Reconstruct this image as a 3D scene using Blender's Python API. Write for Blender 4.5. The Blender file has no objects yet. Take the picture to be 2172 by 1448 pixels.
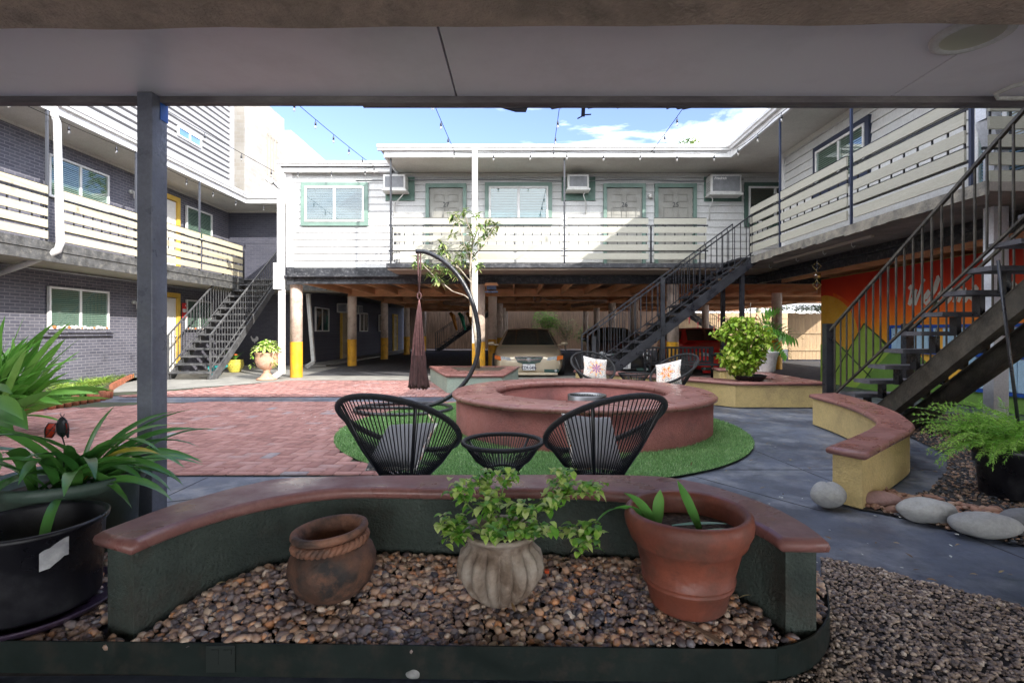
import bpy, math, random
import numpy as np
from mathutils import Vector, Matrix, noise
R = math.radians
random.seed(7)
rng = np.random.default_rng(7)
sc = bpy.context.scene

# ---------------------------------------------------------------- camera, sky, sun, exposure
HC = 1.2                    # eye height
FP = 1080.0                 # focal length in photo pixels (2172 wide)
cam_d = bpy.data.cameras.new('camera'); cam = bpy.data.objects.new('camera', cam_d)
sc.collection.objects.link(cam); sc.camera = cam
cam.location = (0, 0, HC); cam.rotation_euler = (R(90), 0, 0)
cam_d.sensor_width = 36; cam_d.lens = 36*FP/2172
cam_d.shift_x = -15/2172; cam_d.shift_y = -21/2172
cam_d.clip_start = 0.05; cam_d.clip_end = 600

SUN = Vector((1.28, -1.25, 1.0)).normalized()       # towards the sun
elev = math.asin(SUN.z)
w = bpy.data.worlds.new('World'); sc.world = w; w.use_nodes = True
nt = w.node_tree; nt.nodes.clear()
wo = nt.nodes.new('ShaderNodeOutputWorld'); bg = nt.nodes.new('ShaderNodeBackground')
sky = nt.nodes.new('ShaderNodeTexSky'); sky.sky_type = 'NISHITA'; sky.sun_disc = False
sky.sun_elevation = elev; sky.sun_rotation = math.atan2(SUN.x, SUN.y)
sky.air_density = 1.0; sky.dust_density = 0.6; sky.ozone_density = 3.0
bg.inputs['Strength'].default_value = 0.13
tc = nt.nodes.new('ShaderNodeTexCoord'); mp = nt.nodes.new('ShaderNodeMapping')
mp.inputs['Scale'].default_value = (1.4, 1.6, 6.0); mp.inputs['Location'].default_value = (.35, .1, 0)
nz = nt.nodes.new('ShaderNodeTexNoise'); nz.inputs['Scale'].default_value = 1.6; nz.inputs['Detail'].default_value = 7; nz.inputs['Roughness'].default_value = .58; nz.inputs['Distortion'].default_value = .35
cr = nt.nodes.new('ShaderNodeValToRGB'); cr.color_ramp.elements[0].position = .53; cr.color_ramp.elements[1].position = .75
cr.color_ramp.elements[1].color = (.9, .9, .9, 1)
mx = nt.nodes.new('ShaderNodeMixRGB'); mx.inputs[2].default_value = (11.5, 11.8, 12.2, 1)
nt.links.new(tc.outputs['Generated'], mp.inputs[0]); nt.links.new(mp.outputs[0], nz.inputs['Vector'])
# cloud added unseen behind and above the camera for fill; thin wisps in front
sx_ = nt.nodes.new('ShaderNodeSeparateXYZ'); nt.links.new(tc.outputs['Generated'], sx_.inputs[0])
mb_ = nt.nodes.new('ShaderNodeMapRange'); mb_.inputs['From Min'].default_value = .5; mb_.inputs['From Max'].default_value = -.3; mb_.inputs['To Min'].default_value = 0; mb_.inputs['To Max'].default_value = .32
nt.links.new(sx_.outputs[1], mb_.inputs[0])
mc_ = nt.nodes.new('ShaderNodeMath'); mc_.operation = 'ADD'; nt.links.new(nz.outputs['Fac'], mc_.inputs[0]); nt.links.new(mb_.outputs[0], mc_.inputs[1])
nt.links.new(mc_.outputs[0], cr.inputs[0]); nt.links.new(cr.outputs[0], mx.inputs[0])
tn_ = nt.nodes.new('ShaderNodeMixRGB'); tn_.blend_type = 'MULTIPLY'; tn_.inputs[0].default_value = 1; tn_.inputs[2].default_value = (.86, .76, .90, 1)
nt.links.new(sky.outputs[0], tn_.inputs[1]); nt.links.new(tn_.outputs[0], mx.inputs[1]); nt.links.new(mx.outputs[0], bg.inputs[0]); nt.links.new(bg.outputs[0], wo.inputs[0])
sl = bpy.data.lights.new('sun', 'SUN'); sl.energy = 2.45; sl.angle = R(.5); sl.color = (1, .95, .87)
so = bpy.data.objects.new('sun', sl); sc.collection.objects.link(so)
so.rotation_euler = SUN.to_track_quat('Z', 'Y').to_euler(); so.location = (20, -20, 20)
sc.view_settings.view_transform = 'Standard'; sc.view_settings.look = 'None'
sc.view_settings.gamma = 1; sc.view_settings.exposure = 1.82
sc.render.resolution_x = 1024; sc.render.resolution_y = 682
sc.cycles.max_bounces = 10; sc.cycles.diffuse_bounces = 6; sc.cycles.transparent_max_bounces = 24

# ---------------------------------------------------------------- helpers
def at(px, py, z=0.0):                                  # ground point seen at a photo pixel
    d = (HC-z)*FP/(py-703.0); return ((px-1101.0)*d/FP, d)
def wp(px, py, d):
    return Vector(((px-1101.0)*d/FP, d, HC-(py-703.0)*d/FP))
def lin(h):
    h = h.lstrip('#'); v = [int(h[i:i+2], 16)/255 for i in (0, 2, 4)]
    return tuple((c/12.92 if c <= .04045 else ((c+.055)/1.055)**2.4) for c in v)+(1,)
def colr(c):
    return lin(c) if isinstance(c, str) else (tuple(c)+(1,))[:4]

def tag(o, label=None, cat=None, group=None, kind=None):
    if label: o['label'] = label
    if cat: o['category'] = cat
    if group: o['group'] = group
    if kind: o['kind'] = kind
    return o
OFF = {}
def thing(name, label, cat, loc=(0, 0, 0), group=None):
    o = bpy.data.objects.new(name, None); o.empty_display_size = .1
    sc.collection.objects.link(o); o.location = loc
    OFF[o.name] = Vector(loc); tag(o, label, cat, group); return o
def root_off(p):
    while p.parent: p = p.parent
    return OFF.get(p.name, Vector((0, 0, 0)))
def link_mesh(name, me, mat, parent=None, smooth=False):
    o = bpy.data.objects.new(name, me); sc.collection.objects.link(o)
    if mat: me.materials.append(mat)
    if smooth: me.shade_smooth()
    if parent is not None: o.parent = parent
    return o
def copy_tree(o, parent=None):
    c = o.copy(); sc.collection.objects.link(c); c.parent = parent
    for ch in o.children: copy_tree(ch, c)
    return c

class Face:                                             # wall frame: u along the wall, z up, n outwards
    def __init__(s, o, u, n): s.o, s.u, s.n = Vector(o), Vector(u).normalized(), Vector(n).normalized()
    def p(s, u, z, n=0): return s.o+s.u*u+s.n*n+Vector((0, 0, z))
class MB:
    def __init__(s): s.v, s.f = [], []
    def add(s, vs, fs):
        b = len(s.v); s.v += [tuple(v) for v in vs]; s.f += [tuple(i+b for i in f) for f in fs]; return s
    def box(s, x0, x1, y0, y1, z0, z1):
        return s.add([(x0, y0, z0), (x1, y0, z0), (x1, y1, z0), (x0, y1, z0), (x0, y0, z1), (x1, y0, z1), (x1, y1, z1), (x0, y1, z1)],
                     [(0, 3, 2, 1), (4, 5, 6, 7), (0, 1, 5, 4), (1, 2, 6, 5), (2, 3, 7, 6), (3, 0, 4, 7)])
    def fbox(s, F, u0, u1, z0, z1, n0, n1):
        P = [F.p(u, z, n) for z in (z0, z1) for u, n in ((u0, n0), (u1, n0), (u1, n1), (u0, n1))]
        fs = [(0, 3, 2, 1), (4, 5, 6, 7), (0, 1, 5, 4), (1, 2, 6, 5), (2, 3, 7, 6), (3, 0, 4, 7)]
        c = sum(P, Vector())/8
        a, b_, d = P[4], P[5], P[6]
        if (b_-a).cross(d-a).dot(a-c) < 0: fs = [f[::-1] for f in fs]
        return s.add(P, fs)
    def bar(s, a, b, w, h=None, up=(0, 0, 1)):          # rectangular bar from a to b
        a, b = Vector(a), Vector(b); h = h or w; d = (b-a).normalized(); up = Vector(up)
        if abs(d.dot(up)) > .99: up = Vector((0, 1, 0))
        x = d.cross(up).normalized()*w/2; y = x.cross(d).normalized()*h/2
        P = [p+q for p in (a, b) for q in (-x-y, x-y, x+y, -x+y)]
        return s.add(P, [(0, 1, 2, 3), (7, 6, 5, 4), (0, 4, 5, 1), (1, 5, 6, 2), (2, 6, 7, 3), (3, 7, 4, 0)])
    def tube(s, pts, r, n=8, closed=False, caps=True):
        pts = [Vector(p) for p in pts]; m = len(pts)
        rs = r if isinstance(r, (list, tuple)) else [r]*m
        b = len(s.v); up = None
        for i, p in enumerate(pts):
            if closed: t = pts[(i+1) % m]-pts[i-1]
            else: t = pts[min(i+1, m-1)]-pts[max(i-1, 0)]
            t.normalize()
            if up is None: up = Vector((0, 0, 1)) if abs(t.z) < .9 else Vector((1, 0, 0))
            x = t.cross(up)
            if x.length < 1e-4: x = t.orthogonal()
            x.normalize(); y = x.cross(t).normalized(); up = y
            for k in range(n):
                a = 2*math.pi*k/n; s.v.append(tuple(p+(x*math.cos(a)+y*math.sin(a))*rs[i]))
        for i in range(m if closed else m-1):
            j = (i+1) % m
            for k in range(n):
                k2 = (k+1) % n
                s.f.append((b+i*n+k, b+i*n+k2, b+j*n+k2, b+j*n+k))
        if caps and not closed:
            s.f.append(tuple(b+k for k in range(n))[::-1]); s.f.append(tuple(b+(m-1)*n+k for k in range(n)))
        return s
    def prism(s, poly, z0, z1):
        A = sum(poly[i][0]*poly[(i+1) % len(poly)][1]-poly[(i+1) % len(poly)][0]*poly[i][1] for i in range(len(poly)))
        if A < 0: poly = poly[::-1]
        n = len(poly)
        return s.add([(p[0], p[1], z0) for p in poly]+[(p[0], p[1], z1) for p in poly],
                     [tuple(range(n))[::-1], tuple(range(n, 2*n))]+[(i, (i+1) % n, n+(i+1) % n, n+i) for i in range(n)])
    def fpoly(s, F, poly, n0, n1):                       # extruded outline lying on a wall
        A = sum(poly[i][0]*poly[(i+1) % len(poly)][1]-poly[(i+1) % len(poly)][0]*poly[i][1] for i in range(len(poly)))
        k = len(poly)
        P = [F.p(a, b, n0) for a, b in poly]+[F.p(a, b, n1) for a, b in poly]
        fs = [tuple(range(k))[::-1], tuple(range(k, 2*k))]+[(i, (i+1) % k, k+(i+1) % k, k+i) for i in range(k)]
        if (F.u.cross(Vector((0, 0, 1))).dot(F.n) < 0) != (A < 0): fs = [f[::-1] for f in fs]
        return s.add(P, fs)
    def lathe(s, prof, cx, cy, n=32, rib=None, tilt=None):
        b = len(s.v); m = len(prof)
        for r, z in prof:
            for k in range(n):
                a = 2*math.pi*k/n; rr = r*(rib(a, z) if rib else 1)
                v = Vector((rr*math.cos(a), rr*math.sin(a), z))
                if tilt is not None: v = tilt @ v
                s.v.append((v.x+cx, v.y+cy, v.z))
        for i in range(m-1):
            for k in range(n):
                k2 = (k+1) % n; s.f.append((b+i*n+k, b+i*n+k2, b+(i+1)*n+k2, b+(i+1)*n+k))
        return s
    def build(s, name, mat, parent=None, smooth=False, bevel=0):
        off = root_off(parent) if parent is not None else Vector((0, 0, 0))
        me = bpy.data.meshes.new(name)
        me.from_pydata([(v[0]-off.x, v[1]-off.y, v[2]-off.z) for v in s.v], [], s.f); me.update()
        o = link_mesh(name, me, mat, parent, smooth)
        if bevel:
            b = o.modifiers.new('bevel', 'BEVEL'); b.width = bevel; b.segments = 2; b.limit_method = 'ANGLE'; b.angle_limit = R(40)
        return o
def cap_fix(o): return o
def npmesh(name, V, F, mat, parent=None, smooth=False, col=None):
    V = np.asarray(V, np.float32); F = np.asarray(F, np.int32); k = F.shape[1]
    if parent is not None:
        V = V-np.array(root_off(parent), np.float32)
    me = bpy.data.meshes.new(name)
    me.vertices.add(len(V)); me.vertices.foreach_set('co', V.ravel())
    me.loops.add(F.size); me.loops.foreach_set('vertex_index', F.ravel())
    me.polygons.add(len(F)); me.polygons.foreach_set('loop_start', np.arange(0, F.size, k, dtype=np.int32))
    me.update(calc_edges=True)
    if col is not None:
        a = me.attributes.new('tone', 'FLOAT', 'POINT'); a.data.foreach_set('value', np.asarray(col, np.float32))
    return link_mesh(name, me, mat, parent, smooth)

# ---------------------------------------------------------------- materials
MATS = {}
def mat(name, c1, c2=None, scale=4, rough=.7, bump=0, bscale=60, metal=0, spec=.5, stretch=(1, 1, 1), coat=0, dirt=None, dscale=1.5, lo=.35, hi=.65, detail=5):
    if name in MATS: return MATS[name]
    m = bpy.data.materials.new(name); m.use_nodes = True; t = m.node_tree; N = t.nodes; L = t.links
    b = N['Principled BSDF']; b.inputs['Roughness'].default_value = rough; b.inputs['Metallic'].default_value = metal
    b.inputs['Specular IOR Level'].default_value = spec; b.inputs['Coat Weight'].default_value = coat
    b.inputs['Base Color'].default_value = colr(c1)
    tcn = N.new('ShaderNodeTexCoord'); mpn = N.new('ShaderNodeMapping'); mpn.inputs['Scale'].default_value = stretch
    L.new(tcn.outputs['Object'], mpn.inputs[0])
    out = None
    if c2 is not None:
        n = N.new('ShaderNodeTexNoise'); n.inputs['Scale'].default_value = scale; n.inputs['Detail'].default_value = detail
        L.new(mpn.outputs[0], n.inputs['Vector'])
        r = N.new('ShaderNodeValToRGB'); r.color_ramp.elements[0].position = lo; r.color_ramp.elements[1].position = hi
        r.color_ramp.elements[0].color = colr(c1); r.color_ramp.elements[1].color = colr(c2)
        L.new(n.outputs['Fac'], r.inputs[0]); out = r.outputs[0]
    if dirt is not None:
        n = N.new('ShaderNodeTexNoise'); n.inputs['Scale'].default_value = dscale; n.inputs['Detail'].default_value = 9; n.inputs['Roughness'].default_value = .7
        L.new(mpn.outputs[0], n.inputs['Vector'])
        r = N.new('ShaderNodeValToRGB'); r.color_ramp.elements[0].position = .5; r.color_ramp.elements[1].position = .72
        x = N.new('ShaderNodeMixRGB'); L.new(n.outputs['Fac'], r.inputs[0]); L.new(r.outputs[0], x.inputs[0])
        if out: L.new(out, x.inputs[1])
        else: x.inputs[1].default_value = colr(c1)
        x.inputs[2].default_value = colr(dirt); out = x.outputs[0]
    if c2 is not None:
        fn = N.new('ShaderNodeTexNoise'); fn.inputs['Scale'].default_value = 38; fn.inputs['Detail'].default_value = 10; fn.inputs['Roughness'].default_value = .75
        L.new(mpn.outputs[0], fn.inputs['Vector'])
        fm = N.new('ShaderNodeMapRange'); fm.inputs['From Min'].default_value = .3; fm.inputs['From Max'].default_value = .7; fm.inputs['To Min'].default_value = .78; fm.inputs['To Max'].default_value = 1.12
        L.new(fn.outputs['Fac'], fm.inputs[0]); fx_ = N.new('ShaderNodeMixRGB'); fx_.blend_type = 'MULTIPLY'; fx_.inputs[0].default_value = 1
        if out: L.new(out, fx_.inputs[1])
        L.new(fm.outputs[0], fx_.inputs[2]); out = fx_.outputs[0]
        if not metal:
            rn = N.new('ShaderNodeTexNoise'); rn.inputs['Scale'].default_value = 6; rn.inputs['Detail'].default_value = 9; L.new(mpn.outputs[0], rn.inputs['Vector'])
            rm = N.new('ShaderNodeMapRange'); rm.inputs['From Min'].default_value = .35; rm.inputs['From Max'].default_value = .65; rm.inputs['To Min'].default_value = max(.05, rough-.14); rm.inputs['To Max'].default_value = min(1, rough+.2)
            L.new(rn.outputs['Fac'], rm.inputs[0]); L.new(rm.outputs[0], b.inputs['Roughness'])
    if out: L.new(out, b.inputs['Base Color'])
    if bump:
        n = N.new('ShaderNodeTexNoise'); n.inputs['Scale'].default_value = bscale; n.inputs['Detail'].default_value = 4
        L.new(mpn.outputs[0], n.inputs['Vector'])
        bp = N.new('ShaderNodeBump'); bp.inputs['Strength'].default_value = bump; bp.inputs['Distance'].default_value = .01
        L.new(n.outputs['Fac'], bp.inputs['Height']); L.new(bp.outputs[0], b.inputs['Normal'])
    MATS[name] = m; return m
def tone_mat(name, stops, rough=.6, bump=.3, bscale=80, spec=.5, sss=0, nvar=.25, nscale=30):
    if name in MATS: return MATS[name]
    m = bpy.data.materials.new(name); m.use_nodes = True; t = m.node_tree; N = t.nodes; L = t.links
    b = N['Principled BSDF']; b.inputs['Roughness'].default_value = rough; b.inputs['Specular IOR Level'].default_value = spec
    a = N.new('ShaderNodeAttribute'); a.attribute_name = 'tone'
    r = N.new('ShaderNodeValToRGB'); e = r.color_ramp.elements
    for i, (p, c) in enumerate(stops):
        el = e[i] if i < 2 else e.new(p)
        el.position = p; el.color = colr(c)
    tcn = N.new('ShaderNodeTexCoord'); n = N.new('ShaderNodeTexNoise'); n.inputs['Scale'].default_value = nscale; n.inputs['Detail'].default_value = 4
    L.new(tcn.outputs['Object'], n.inputs['Vector'])
    ad = N.new('ShaderNodeMath'); ad.operation = 'MULTIPLY_ADD'; ad.inputs[1].default_value = nvar
    sb = N.new('ShaderNodeMath'); sb.operation = 'SUBTRACT'; sb.inputs[1].default_value = nvar/2
    L.new(n.outputs['Fac'], ad.inputs[0]); L.new(a.outputs['Fac'], ad.inputs[2]); L.new(ad.outputs[0], sb.inputs[0])
    L.new(sb.outputs[0], r.inputs[0]); L.new(r.outputs[0], b.inputs['Base Color'])
    if bump:
        n2 = N.new('ShaderNodeTexNoise'); n2.inputs['Scale'].default_value = bscale
        L.new(tcn.outputs['Object'], n2.inputs['Vector'])
        bp = N.new('ShaderNodeBump'); bp.inputs['Strength'].default_value = bump; bp.inputs['Distance'].default_value = .004
        L.new(n2.outputs['Fac'], bp.inputs['Height']); L.new(bp.outputs[0], b.inputs['Normal'])
    if sss:                                              # leaf: let light through
        tr = N.new('ShaderNodeBsdfTranslucent'); mxs = N.new('ShaderNodeMixShader'); mxs.inputs[0].default_value = sss
        L.new(r.outputs[0], tr.inputs[0]); L.new(b.outputs[0], mxs.inputs[1]); L.new(tr.outputs[0], mxs.inputs[2])
        L.new(mxs.outputs[0], N['Material Output'].inputs[0])
    MATS[name] = m; return m
def brick_mat(name, axis, c1, c2, mortar, bw=.203, bh=.0677, msize=.008):
    m = bpy.data.materials.new(name); m.use_nodes = True; t = m.node_tree; N = t.nodes; L = t.links
    b = N['Principled BSDF']; b.inputs['Roughness'].default_value = .62
    tcn = N.new('ShaderNodeTexCoord'); sp = N.new('ShaderNodeSeparateXYZ'); cb = N.new('ShaderNodeCombineXYZ')
    L.new(tcn.outputs['Object'], sp.inputs[0]); L.new(sp.outputs[axis], cb.inputs[0]); L.new(sp.outputs[2], cb.inputs[1])
    br = N.new('ShaderNodeTexBrick'); br.inputs['Scale'].default_value = 1; br.inputs['Brick Width'].default_value = bw
    br.inputs['Row Height'].default_value = bh; br.inputs['Mortar Size'].default_value = msize; br.inputs['Mortar Smooth'].default_value = .3
    br.inputs['Color1'].default_value = colr(c1); br.inputs['Color2'].default_value = colr(c2); br.inputs['Mortar'].default_value = colr(mortar)
    nzz = N.new('ShaderNodeTexNoise'); nzz.inputs['Scale'].default_value = 1.2; nzz.inputs['Detail'].default_value = 8
    L.new(tcn.outputs['Object'], nzz.inputs['Vector'])
    x = N.new('ShaderNodeMixRGB'); x.blend_type = 'MULTIPLY'; x.inputs[0].default_value = .45
    L.new(cb.outputs[0], br.inputs['Vector']); L.new(br.outputs['Color'], x.inputs[1]); L.new(nzz.outputs['Fac'], x.inputs[2])
    L.new(x.outputs[0], b.inputs['Base Color'])
    bp = N.new('ShaderNodeBump'); bp.inputs['Strength'].default_value = .8; bp.inputs['Distance'].default_value = .006; bp.invert = True
    n2 = N.new('ShaderNodeTexNoise'); n2.inputs['Scale'].default_value = 90; L.new(tcn.outputs['Object'], n2.inputs['Vector'])
    ml = N.new('ShaderNodeMath'); ml.operation = 'MULTIPLY_ADD'; ml.inputs[1].default_value = .3
    L.new(n2.outputs['Fac'], ml.inputs[0]); L.new(br.outputs['Fac'], ml.inputs[2])
    L.new(ml.outputs[0], bp.inputs['Height']); L.new(bp.outputs[0], b.inputs['Normal'])
    return m
def glass_mat(name, tint=(.86, .92, .90), refl=.09):
    m = bpy.data.materials.new(name); m.use_nodes = True; t = m.node_tree; N = t.nodes; L = t.links
    N.remove(N['Principled BSDF']); g = N.new('ShaderNodeBsdfGlossy'); g.inputs['Roughness'].default_value = .02
    tr = N.new('ShaderNodeBsdfTransparent'); tr.inputs[0].default_value = colr(tint)
    lw = N.new('ShaderNodeLayerWeight'); lw.inputs['Blend'].default_value = .5
    pw = N.new('ShaderNodeMath'); pw.operation = 'POWER'; pw.inputs[1].default_value = 4; L.new(lw.outputs['Facing'], pw.inputs[0])
    ma = N.new('ShaderNodeMath'); ma.operation = 'MULTIPLY_ADD'; ma.inputs[1].default_value = .7; ma.inputs[2].default_value = refl; ma.use_clamp = True
    x = N.new('ShaderNodeMixShader'); L.new(pw.outputs[0], ma.inputs[0]); L.new(ma.outputs[0], x.inputs[0])
    L.new(tr.outputs[0], x.inputs[1]); L.new(g.outputs[0], x.inputs[2]); L.new(x.outputs[0], N['Material Output'].inputs[0]); return m

WHITE = mat('white_paint', (.74, .74, .74), (.68, .68, .68), 3, .5, dirt=(.62, .61, .58), dscale=3)
SIDING = mat('siding_paint', (.60, .605, .60), (.54, .545, .54), 1.3, .55, bump=.08, bscale=30, dirt=(.50, .49, .47), dscale=2.2, stretch=(1, 1, .5))
SOFFIT = mat('soffit_paint', (.60, .59, .55), (.52, .51, .475), .9, .7)
CEIL = mat('ceiling_paint', (.86, .83, .90), None, rough=.4, bump=.05, bscale=25, dirt=(.76, .73, .79), dscale=1.3)
STUCCO_BROWN = mat('brown_stucco', (.52, .40, .33), (.38, .30, .25), 3, .9, bump=.9, bscale=70, dirt=(.24, .20, .17), dscale=5)
BOARD_L = mat('sun_toned_cream_board', (.60, .52, .36), (.52, .46, .32), 1.2, .6, bump=.15, bscale=40, stretch=(.5, .5, 4), dirt=(.56, .50, .37), dscale=3)  # same cream boards, with the sunlit look put into a brighter colour
BOARD = mat('shade_toned_cream_board', (.41, .395, .33), (.36, .35, .295), 1.2, .6, bump=.15, bscale=40, stretch=(.5, .5, 4), dirt=(.37, .36, .30), dscale=3)  # cream boards with the shaded look of the right wing mixed in
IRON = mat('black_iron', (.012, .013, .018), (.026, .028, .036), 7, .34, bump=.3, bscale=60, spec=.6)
IRON_G = mat('weathered_iron', (.028, .025, .021), (.075, .068, .056), 4, .48, bump=.5, bscale=40, dirt=(.11, .095, .075), dscale=7)
POSTG = mat('grey_post_paint', (.19, .205, .25), (.14, .15, .19), 5, .4, bump=.3, bscale=20, dirt=(.2, .215, .24), dscale=4)
BLACKB = mat('black_beam_paint', (.012, .013, .017), (.03, .032, .04), 3, .5, bump=.6, bscale=50, dirt=(.16, .16, .17), dscale=14)
EDGE = mat('balcony_edge', (.10, .10, .10), (.045, .045, .045), 6, .8, bump=1, bscale=35, dirt=(.2, .19, .17), dscale=9)
EDGE_R = mat('raw_concrete_edge', (.27, .245, .20), (.16, .15, .13), 7, .9, bump=1, bscale=30, dirt=(.06, .06, .06), dscale=5)
TEAL = mat('teal_trim', (.17, .26, .22), (.14, .22, .19), 3, .5)
NAVY = mat('navy_trim', (.022, .03, .062), None, rough=.45)
YELLOWF = mat('yellow_frame', (.72, .46, .08), (.62, .40, .07), 3, .5)
YELLOW = mat('safety_yellow', (.82, .42, .02), (.70, .34, .02), 3, .5, dirt=(.45, .25, .05), dscale=6)
DOORP = mat('door_paint', (.30, .295, .265), (.26, .255, .23), 3, .5)
DOORW = mat('pale_door', (.72, .70, .66), None, rough=.5)
ORANGEW = mat('orange_joist', (.86, .47, .25), (.74, .39, .20), 3, .75, bump=.2, bscale=30, stretch=(1, .3, 2), dirt=(.56, .31, .18), dscale=2)
COLP = mat('column_peach', (.78, .64, .54), (.70, .56, .46), 3, .6, dirt=(.4, .29, .22), dscale=3)
CAPR = mat('terracotta_cap', (.30, .135, .115), (.21, .095, .085), 2.2, .34, bump=.35, bscale=14, dirt=(.32, .165, .14), dscale=4.5, detail=9)
PITR = mat('red_stucco', (.40, .155, .135), (.29, .11, .10), 2.2, .85, bump=.9, bscale=75, dirt=(.20, .09, .085), dscale=2.6)
YST = mat('yellow_stucco', (.60, .46, .20), (.53, .40, .18), 2, .85, bump=.8, bscale=75, dirt=(.42, .32, .16), dscale=3)
GST = mat('sage_stucco', (.33, .42, .35), (.28, .36, .31), 2, .85, bump=.8, bscale=75)
DST = mat('shaded_sage_stucco', (.065, .085, .07), (.038, .050, .043), 3, .85, bump=1, bscale=80, dirt=(.055, .045, .035), dscale=4)  # sage stucco darkened in colour, as in the shade under the walkway
SLATE = mat('slate_paving', (.115, .135, .185), (.055, .064, .09), .9, .48, bump=.3, bscale=24, dirt=(.25, .265, .30), dscale=1.7, detail=12)
ASPH = mat('asphalt', (.06, .062, .07), (.085, .086, .092), 2, .8, bump=.5, bscale=90, dirt=(.08, .08, .085), dscale=1)
CONC = mat('concrete', (.34, .33, .30), (.25, .245, .225), 1.8, .85, bump=.4, bscale=50, dirt=(.18, .175, .16), dscale=1.4, detail=9)
SOIL = mat('soil', (.04, .028, .02), (.09, .065, .045), 14, .95, bump=1, bscale=60)
FENCE = mat('fence_wood', (.42, .27, .18), (.24, .16, .11), 2.2, .8, bump=.4, bscale=20, stretch=(6, 6, .5), dirt=(.15, .10, .07), dscale=2)
FENCE2 = mat('sun_toned_fence_wood', (.46, .33, .19), (.36, .25, .15), 2.2, .8, bump=.4, bscale=20, stretch=(6, 6, .5))  # fence wood again, lightened in colour for the sun on it
BLACKP = mat('black_plastic', (.006, .006, .009), (.014, .014, .018), 5, .36, spec=.4, dirt=(.035, .035, .04), dscale=6)
CORD = mat('black_cord', (.012, .012, .014), None, rough=.35)
CLAY = mat('aged_clay', (.30, .14, .085), (.13, .075, .055), 7, .75, bump=.6, bscale=40, dirt=(.022, .022, .024), dscale=7, lo=.42, hi=.58, detail=9)
TERRA = mat('terracotta_pot', (.30, .085, .05), (.17, .055, .038), 5, .5, bump=.3, bscale=30, dirt=(.13, .065, .045), dscale=6, detail=9)
STONEP = mat('ribbed_stone', (.42, .36, .30), (.24, .17, .12), 9, .8, bump=.5, bscale=60, dirt=(.13, .09, .065), dscale=9, detail=9)
BULB = mat('bulb_glass', (.75, .72, .66), None, rough=.1)
PLASTW = mat('white_plastic', (.70, .70, .68), (.62, .62, .60), 4, .4, dirt=(.45, .44, .42), dscale=5)
GREY = mat('grey_metal', (.30, .31, .33), (.22, .23, .25), 8, .4, metal=.4)
STEEL = mat('brushed_steel', (.55, .55, .56), None, rough=.25, metal=1)
GLASS = glass_mat('window_glass'); BLIND = mat('blind_slats', (.12, .16, .21), None, rough=.5)
BLINDG = mat('green_blind_slats', (.34, .40, .34), None, rough=.5)
DARKIN = mat('dark_interior', (.04, .08, .07), None, rough=.9)
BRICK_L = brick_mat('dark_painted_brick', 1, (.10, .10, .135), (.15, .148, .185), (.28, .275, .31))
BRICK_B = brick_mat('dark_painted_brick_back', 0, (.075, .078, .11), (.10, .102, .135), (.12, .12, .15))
BEIGE = brick_mat('beige_block', 1, (.36, .33, .29), (.42, .40, .37), (.42, .41, .39), .4, .2, .01)
BEIGEF = brick_mat('beige_block_front', 0, (.36, .33, .29), (.42, .40, .37), (.42, .41, .39), .4, .2, .01)

# ---------------------------------------------------------------- reusable building pieces
FC = Face((0, 13.2, 0), (1, 0, 0), (0, -1, 0))       # central front
FL = Face((-9.9, 0, 0), (0, 1, 0), (1, 0, 0))        # left building, courtyard side
FR = Face((6.13, 0, 0), (0, 1, 0), (-1, 0, 0))       # right building, courtyard side
FB = Face((0, 17.35, 0), (1, 0, 0), (0, -1, 0))      # back niche of the left building
FW = Face((-7.5, 0, 0), (0, 1, 0), (1, 0, 0))        # carport side wall
FM = Face((7.3, 0, 0), (0, -1, 0), (-1, 0, 0))       # mural wall, u grows towards the camera (left to right in view)

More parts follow.
